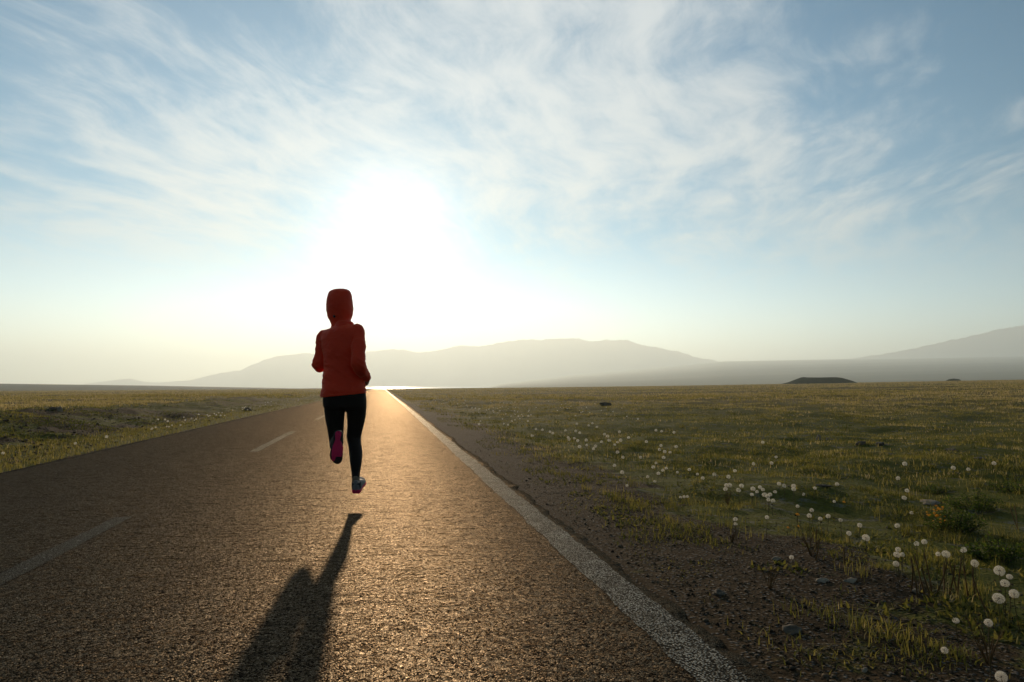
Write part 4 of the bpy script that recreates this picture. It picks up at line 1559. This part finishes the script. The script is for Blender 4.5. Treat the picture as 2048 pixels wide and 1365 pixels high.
MID = [(1525.6, 885), (1552, 914.5), (1543, 926.5), (1507, 928), (1470, 942), (1428.6, 949), (1457, 954), (1405.5, 956.6), (1936.6, 939), (1988, 927),
       (1809.5, 928), (1064.5, 871.5), (1159.6, 866), (1151.5, 862.5), (1172.5, 880.5), (1173.5, 890.5), (1159, 893.7), (1190.5, 893), (1187, 898),
       (1155.7, 881.8), (1136.4, 875.4), (1148.6, 877), (1131, 861.5), (1138, 879), (1072, 858.6), (1084.8, 860), (1100, 864), (1105.8, 867), (1208.9, 869),
       (1215, 872.8), (1257.2, 875.7), (1241.4, 881), (1229.8, 890), (1235, 885), (1203, 884), (1218.6, 881), (1292.7, 883.7), (1235, 904.7), (1246, 915),
       (1229.2, 931.4), (1280.8, 915), (1319, 899.5), (1322, 891.5), (1329.4, 903.7), (1340, 905), (1352.3, 893.7), (1327.2, 915.6), (1312, 926.3),
       (1306.5, 934.6), (1316.9, 947.2), (1325.6, 941), (1332.3, 937), (1295.3, 954), (1309.8, 963), (1354.9, 945), (1378.7, 939.5), (1394.9, 948.8),
       (1244.3, 945), (1254, 971.7), (1361.3, 994.6), (1368.4, 994), (1374.9, 993.6), (1312, 861), (1323.3, 863), (1348, 865), (1276, 838), (1238.9, 864),
       (1193.8, 854.4), (1184.7, 847), (1177.3, 851.5), (1154, 848)]
FAR = [(1011.7, 827.7), (1016.5, 818.3), (1005, 837.3), (1007.5, 848), (1016.2, 851.8), (1023.6, 843.8), (1056.8, 835), (1055.8, 845.4), (1039.7, 836.7),
       (1058.4, 822.2), (1131, 807.7), (1030, 840), (1046, 833), (987, 826), (979, 835), (961, 843), (958, 852), (995, 818), (973, 822)]
LEFT = [(6, 904), (140.6, 898), (126, 898.7), (155.3, 890), (150.8, 886.6), (181.6, 894.8), (212.9, 878), (115.6, 916.8), (67.4, 917.2), (82, 913),
        (96.7, 919), (21.5, 932.9), (34, 929), (217.8, 891), (266, 873.3), (284.6, 868.8), (298.8, 873.3), (302.7, 858.6), (316.4, 841), (330, 842),
        (335.5, 845.5), (368, 834.2), (397.5, 830.3), (343.8, 849.8), (361.3, 849.8), (338.9, 860.6), (355, 852), (308, 868), (325, 864), (232, 884)]
rg = random.Random(5)
FAR2 = []
for q in range(58):                                  # golden band right of the road, thinning with distance
    u = rg.random() ** .8
    FAR2.append((802 + 230 * u + rg.gauss(0, 14), 789 + 48 * u * rg.uniform(.35, 1.0)))
for q in range(30):
    FAR2.append((rg.uniform(1000, 1260), rg.uniform(803, 834)))
LEFT2 = []
for q in range(42):
    u = rg.random()
    px_ = 300 + 310 * u
    LEFT2.append((px_, 862 - (px_ - 300) * .215 + rg.uniform(-9, 3)))


def place_near(p, dia_px, h_, lab, grp, idx):
    dist = math.sqrt(p[0] ** 2 + p[1] ** 2 + .5)
    Rh = max(.011, min(.026, dia_px / F * dist / 2 * rg.uniform(.54, .74)))
    root = empty('dandelion', (p[0], p[1], p[2]), rg.uniform(0, 6.28))
    tag(root, lab, 'dandelion', grp)
    hgt_ = h_
    st = bpy.data.objects.new('stem', STEMS[idx % 6])
    st.scale = (.14, .14, hgt_)
    st.parent = root
    C.objects.link(st)
    hd = bpy.data.objects.new('seed_head', HEADS[(0, 1, 0, 3, 1, 2)[idx % 6]])
    hd.location = (0, 0, hgt_)
    hd.scale = (Rh * rg.uniform(.94, 1.06),) * 2 + (Rh * rg.uniform(.86, 1.0),)
    hd.rotation_euler = (rg.uniform(-.3, .3), rg.uniform(-.3, .3), rg.uniform(0, 6))
    hd.parent = root
    C.objects.link(hd)
    cr_ = bpy.data.objects.new('receptacle', core_me)
    cr_.parent = hd
    C.objects.link(cr_)


ORD = ['leftmost', 'second', 'third', 'fourth', 'fifth', 'sixth', 'seventh', 'eighth', 'ninth', 'tenth', 'eleventh', 'twelfth',
       'thirteenth', 'fourteenth', 'fifteenth', 'sixteenth', 'seventeenth', 'eighteenth', 'nineteenth', 'twentieth']
NUM = ['', 'one', 'two', 'three', 'four', 'five', 'six', 'seven', 'eight', 'nine', 'ten', 'eleven', 'twelve', 'thirteen', 'fourteen', 'fifteen',
       'sixteen', 'seventeen', 'eighteen', 'nineteen', 'twenty']


def row_labels(pts, what, where):
    order = sorted(range(len(pts)), key=lambda i_: pts[i_][0])
    out = [None] * len(pts)
    for rank, i_ in enumerate(order):
        if len(pts) == 1:
            out[i_] = '%s alone %s' % (what, where)
        elif rank == len(pts) - 1:
            out[i_] = 'rightmost of %s %ss %s' % (NUM[len(pts)], what, where)
        elif rank == 0:
            out[i_] = 'leftmost of %s %ss %s' % (NUM[len(pts)], what, where)
        else:
            out[i_] = '%s from left of %s %ss %s' % (ORD[rank], NUM[len(pts)], what, where)
    return out


HB, _ok = hits([(a, b_, h_) for a, b_, d_, h_, l_ in BIG])
for q, ((a, b_, d_, h_, l_), p) in enumerate(zip(BIG, HB)):
    place_near(p, d_, h_, l_, 'dandelion clocks in the right foreground', q)
HC, _ok = hits([(a, b_, .11) for a, b_ in CLUMP])
LC = row_labels(CLUMP, 'white clock', 'in the dense clump mid-verge')
for q, p in enumerate(HC):
    place_near(p, 11.5, .11, LC[q], 'clump of dandelion clocks in the middle of the right verge', q)
pm_ = [(a, b_, rg.uniform(.07, .13)) for a, b_ in MID]
HM, _ok = hits(pm_)
ZONES = [((1055, 855, 1112, 875), 'above the grass tuft nearest the soil'), ((1125, 842, 1200, 858), 'in the upper turf beside the golden band'),
         ((1125, 858, 1180, 884), 'in the upper left turf knot'), ((1150, 884, 1200, 900), 'under the upper left turf knot'),
         ((1198, 855, 1262, 895), 'right of the upper left turf knot'), ((1225, 900, 1285, 975), 'along the left edge of the turf'),
         ((1270, 830, 1350, 870), 'far back behind the turf rows'), ((1285, 880, 1356, 907), 'in the upper middle row of the turf'),
         ((1295, 910, 1335, 965), 'in the slanting middle column'), ((1350, 935, 1400, 950), 'just left of the reddish stems'),
         ((1355, 990, 1380, 996), 'in the tight low trio on bare turf'), ((1400, 925, 1480, 960), 'above the dense clump'),
         ((1500, 880, 1556, 930), 'in the rough ground beyond the dense clump'), ((1800, 920, 2000, 945), 'in the distant turf at the right')]
LM = [None] * len(MID)
left_over = list(range(len(MID)))
for (x0, y0, x1, y1), where in ZONES:
    ids = [i_ for i_ in left_over if x0 <= MID[i_][0] <= x1 and y0 <= MID[i_][1] <= y1]
    left_over = [i_ for i_ in left_over if i_ not in ids]
    for i_, l_ in zip(ids, row_labels([MID[k_] for k_ in ids], 'small white clock', where)):
        LM[i_] = l_
for i_ in left_over:
    LM[i_] = 'small white clock straying apart from the turf groups'
for q, (p, c_) in enumerate(zip(HM, pm_)):
    place_near(p, rg.uniform(8, 11), c_[2], LM[q],
               'scattered dandelion clocks in the green turf', q)


def far_set(lst, lab, grp, sc=1.0, labs=None):
    H_, ok_ = hits([(a, b_, .12 * sc) for a, b_ in lst])
    for q_, (p, o_k) in enumerate(zip(H_, ok_)):
        if not o_k or math.hypot(p[0], p[1]) > 120 or (ROAD_L - .05 < p[0] < ROAD_R + .05):
            continue
        o = bpy.data.objects.new('dandelion', FARS[rg.randrange(3)])
        s_ = sc * rg.uniform(.85, 1.2)
        o.location = tuple(p)
        o.scale = (s_, s_, s_)
        o.rotation_euler = (0, 0, rg.uniform(0, 6))
        C.objects.link(o)
        tag(o, labs[q_] if labs else lab, 'dandelion', grp)


FAR.sort()
LEFT.sort()
far_set(FAR[:9], '', 'distant dandelion clocks right of the road', 1.15, row_labels(FAR[:9], 'tiny glowing clock', 'in the near end of the golden band'))
far_set(FAR[9:], '', 'distant dandelion clocks right of the road', 1.15, row_labels(FAR[9:], 'tiny glowing clock', 'just right of the golden band'))
far_set(LEFT[:15], '', 'dandelion clocks along the left road edge', 1.15, row_labels(LEFT[:15], 'pale clock', 'on the left verge nearest the camera'))
far_set(LEFT[15:], '', 'dandelion clocks along the left road edge', 1.15, row_labels(LEFT[15:], 'pale clock', 'along the middle of the left verge'))
far_set(FAR2, 'tiny glowing clock in the distant band beside the road', 'distant dandelion clocks right of the road', 1.15)
far_set(LEFT2, 'tiny pale clock in the farther strip at the foot of the left bank', 'dandelion clocks along the left road edge', 1.15)

# ------------------------------------------------------------------ bare stalks, yellow flowers, bushes
stalk_m = simple_mat('dry_stalk', (0.17, 0.10, 0.035), 0.7, 0.3, None, .3, .3, 30)
bud_m = simple_mat('dry_bud', (0.20, 0.13, 0.05), 0.8, 0.2, None, .3)
STK = [(1826, 1128, .13), (1838, 1120, .16), (1849, 1116, .17), (1856, 1135, .13), (1866, 1112, .17), (1874, 1125, .15), (1884, 1130, .12), (1903, 1128, .14),
       (1910, 1118, .16), (1917, 1128, .14), (1935, 1135, .13), (1942, 1140, .12), (1960, 1150, .14), (2030, 1018, .14), (2037, 1014, .15), (1690, 1100, .08),
       (1628, 1060, .10), (1633, 1080, .11)]
HS, _ok = hits([(a, b_, h_) for a, b_, h_ in STK])
LS = row_labels(STK[:13], 'bare brown stalk', 'left of the dark hollow')
stalk_meshes = []
for s_ in range(4):
    me = stem_mesh(40 + s_, 1.5).copy()
    me.materials.clear()
    me.materials.append(stalk_m)
    stalk_meshes.append(me)
bm = bmesh.new()
tube(bm, [(Vector((0, 0, 0)), .30), (Vector((0, 0, .5)), .5), (Vector((0, 0, 1.2)), .38), (Vector((.1, 0, 1.7)), .16)], 8, 3)
for q in range(7):
    a = q * .9
    tube(bm, [(Vector((math.cos(a) * .3, math.sin(a) * .3, .3)), .12), (Vector((math.cos(a) * .9, math.sin(a) * .9, -.3)), .04)], 5, 2)
bud_me = bpy.data.meshes.new('dry_bud')
bm.to_mesh(bud_me)
bm.free()
bud_me.materials.append(bud_m)
for q, ((a, b_, h_), p) in enumerate(zip(STK, HS)):
    root = empty('flower_stalk', tuple(p), rg.uniform(0, 6))
    if q < 13:
        tag(root, LS[q], 'stalk', 'bare brown stalks by the dark hollow')
    elif q < 15:
        tag(root, ('left', 'right')[q - 13] + ' one of two dry stalks at the right edge behind the bush', 'stalk', 'dry stalks behind the bush')
    else:
        tag(root, ('short brown stalk right of the broad clock', 'thin brown stalk under the stacked pair of clocks',
                   'reddish brown stalk lowest under the stacked pair of clocks')[q - 15], 'stalk')
    st = bpy.data.objects.new('stem', stalk_meshes[q % 4])
    st.scale = (.2, .2, h_)
    st.rotation_euler = (rg.uniform(-.25, .25), rg.uniform(-.25, .25), 0)
    st.parent = root
    C.objects.link(st)
    bd = bpy.data.objects.new('bud', bud_me)
    bd.location = st.rotation_euler.to_matrix() @ Vector((0, 0, h_))
    bd.scale = (.0055, .0055, .0085)
    bd.parent = root
    C.objects.link(bd)

petal_m = simple_mat('yellow_petal', (0.75, 0.34, 0.02), 0.6, 0.3, None, .45)


def flower_mesh():
    vs, fs = [], []
    for ring, (nn, ro, z0, z1) in enumerate(((16, 1.0, 0, .18), (13, .75, .1, .45), (9, .45, .2, .62))):
        for q in range(nn):
            a = q * 2 * math.pi / nn + ring * .2
            w2 = .16
            b0 = len(vs)
            vs += [(.08 * math.cos(a - w2), .08 * math.sin(a - w2), z0), (.08 * math.cos(a + w2), .08 * math.sin(a + w2), z0),
                   (ro * math.cos(a + w2 * .8), ro * math.sin(a + w2 * .8), z1), (ro * math.cos(a - w2 * .8), ro * math.sin(a - w2 * .8), z1)]
            fs.append((b0, b0 + 1, b0 + 2, b0 + 3))
    me = bpy.data.meshes.new('petals')
    me.from_pydata(vs, [], fs)
    me.materials.append(petal_m)
    return me


fl_me = flower_mesh()
YF = [(1595, 1030, .09, .014, 'yellow dandelion flower left of the stacked pair of clocks'),
      (1688, 1005, .08, .012, 'yellow dandelion flower behind the closed white seed head'),
      (1576, 1056, .05, .009, 'small orange flower low in the turf'), (1597, 1053, .05, .008, 'tiny yellow flower beside the small orange one')]
HY, _ok = hits([(a, b_, h_) for a, b_, h_, *_ in YF])
for q, ((a, b_, h_, rr_, lab), p) in enumerate(zip(YF, HY)):
    root = empty('yellow_flower', tuple(p))
    tag(root, lab, 'flower')
    st = bpy.data.objects.new('stem', STEMS[q])
    st.scale = (.14, .14, h_)
    st.parent = root
    C.objects.link(st)
    pt = bpy.data.objects.new('petals', fl_me)
    pt.location = (0, 0, h_)
    pt.scale = (rr_,) * 3
    pt.rotation_euler = (.5, 0, 0)
    pt.parent = root
    C.objects.link(pt)

leaf_m = plant_mat('bush_leaf', (0.035, 0.058, 0.008), (0.085, 0.125, 0.018), (0.17, 0.19, 0.03), 0.5)
wood_m = simple_mat('bush_stem', (0.05, 0.04, 0.02), 0.8)


def bush(px_, py_, width, height, lab, nleaf, leaf, seed, yellow=0):
    p = hits([(px_, py_, 0)])[0][0]
    root = empty('leafy_bush', tuple(p))
    tag(root, lab, 'bush')
    r_ = np.random.default_rng(seed)
    nst = 34
    bm = bmesh.new()
    tips = []
    for q in range(nst):
        a = r_.uniform(0, 6.28)
        rad = math.sqrt(r_.random()) * width
        hh_ = height * (1 - .55 * (rad / width) ** 2) * r_.uniform(.6, 1.05)
        tip = Vector((math.cos(a) * rad, math.sin(a) * rad * .8, hh_))
        b0 = Vector((math.cos(a) * rad * .45, math.sin(a) * rad * .35, -.02))
        tube(bm, [(b0, .003), ((b0 + tip) / 2 + Vector((0, 0, hh_ * .12)), .0022), (tip, .0012)], 5, 2)
        tips.append((b0, tip))
    me = bpy.data.meshes.new('stems')
    bm.to_mesh(me)
    bm.free()
    me.materials.append(wood_m)
    so = bpy.data.objects.new('stems', me)
    so.parent = root
    C.objects.link(so)
    vs, fs, hs = [], [], []
    for q in range(nleaf):
        b0, tp = tips[r_.integers(0, nst)]
        u = r_.uniform(.2, 1.02)
        c = b0.lerp(tp, u) + Vector(r_.normal(0, .012, 3))
        d = Vector((r_.normal(0, 1), r_.normal(0, 1), r_.normal(.35, .5))).normalized()
        s_ = d.cross(Vector((r_.normal(), r_.normal(), r_.normal()))).normalized()
        L_ = leaf * r_.uniform(.6, 1.2)
        k0 = len(vs)
        nn = d.cross(s_) * L_ * .12
        vs += [tuple(c), tuple(c + d * L_ * .5 + s_ * L_ * .22 + nn), tuple(c + d * L_), tuple(c + d * L_ * .5 - s_ * L_ * .22 + nn)]
        fs += [(k0, k0 + 1, k0 + 2, k0 + 3)]
        hs += [float(np.clip(r_.normal(.4, .25), 0, 1))] * 4
    lo = mesh_obj('leaves', vs, np.array(fs), leaf_m, root, smooth=False, attrs={'hue': hs})
    for q in range(yellow):
        b0, tp = tips[q % nst]
        fo = bpy.data.objects.new('blossom', fl_me)
        ang = 2.3 + r_.normal(0, .5)
        fo.location = Vector((math.cos(ang) * width * r_.uniform(.5, 1.05), math.sin(ang) * width * .4 * r_.uniform(.2, 1.0) - width * .2, height * r_.uniform(.35, 1.02)))
        s_ = .009 * r_.uniform(.7, 1.2)
        fo.scale = (s_, s_, s_ * 1.3)
        fo.rotation_euler = (r_.uniform(-.8, .8), r_.uniform(-.8, .8), r_.uniform(0, 6))
        fo.parent = root
        C.objects.link(fo)


bush(1905, 1062, .22, .17, 'dark leafy bush with a cluster of yellow blossoms on its left side', 1500, .022, 1, 26)
bush(1955, 1020, .26, .16, 'bright green leafy bush behind the yellow-flowered one', 1700, .020, 2)
bush(2030, 985, .30, .13, 'low green bush at the right edge of the photo', 1300, .020, 3)
bush(1990, 1120, .20, .12, 'dark leafy bush in the shaded hollow behind the cluster of four clocks', 1100, .024, 4)
bush(1870, 985, .20, .08, 'flat mat of small green leaves above the yellow blossoms', 900, .016, 5)

# dead weed with forked dry stems on the soil
for (px_, py_, s_, seed, lab) in ((1540, 1178, .10, 1, 'forked dry straw weed on bare soil by the shoulder'),
                                  (1622, 1112, .13, 2, 'upright orange-brown dry weed under the pale clocks'),
                                  (1978, 1330, .16, 3, 'tall dry broken weed at the bottom right'),
                                  (1235, 905, .06, 4, 'small reddish dry weed in the turf by the soil shoulder'),
                                  (1455, 1010, .10, 5, 'thin reddish dry weed left of the white clump'),
                                  (1465, 1085, .06, 6, 'low straw-coloured weed under the two stacked clocks')):
    p = hits([(px_, py_, 0)])[0][0]
    r_ = random.Random(seed)
    bm = bmesh.new()
    for q in range(9):
        a = r_.uniform(0, 6.28)
        L_ = s_ * r_.uniform(.5, 1.1)
        out = r_.uniform(.15, .9)
        tip = Vector((math.cos(a) * out * L_ * .8, math.sin(a) * out * L_ * .5, L_))
        tube(bm, [(Vector((0, 0, -.01)), .0020), (tip * .5 + Vector((r_.uniform(-.01, .01), 0, 0)), .0017), (tip, .0010)], 5, 3)
        for z_ in range(2):
            m_ = tip * r_.uniform(.5, .9)
            tube(bm, [(m_, .0012), (m_ + Vector((r_.uniform(-.03, .03), r_.uniform(-.02, .02), r_.uniform(.005, .03))), .0008)], 4, 2)
    me = bpy.data.meshes.new('dry_weed')
    bm.to_mesh(me)
    bm.free()
    me.materials.append(stalk_m)
    o = bpy.data.objects.new('dry_weed', me)
    o.location = tuple(p)
    C.objects.link(o)
    tag(o, lab, 'weed')
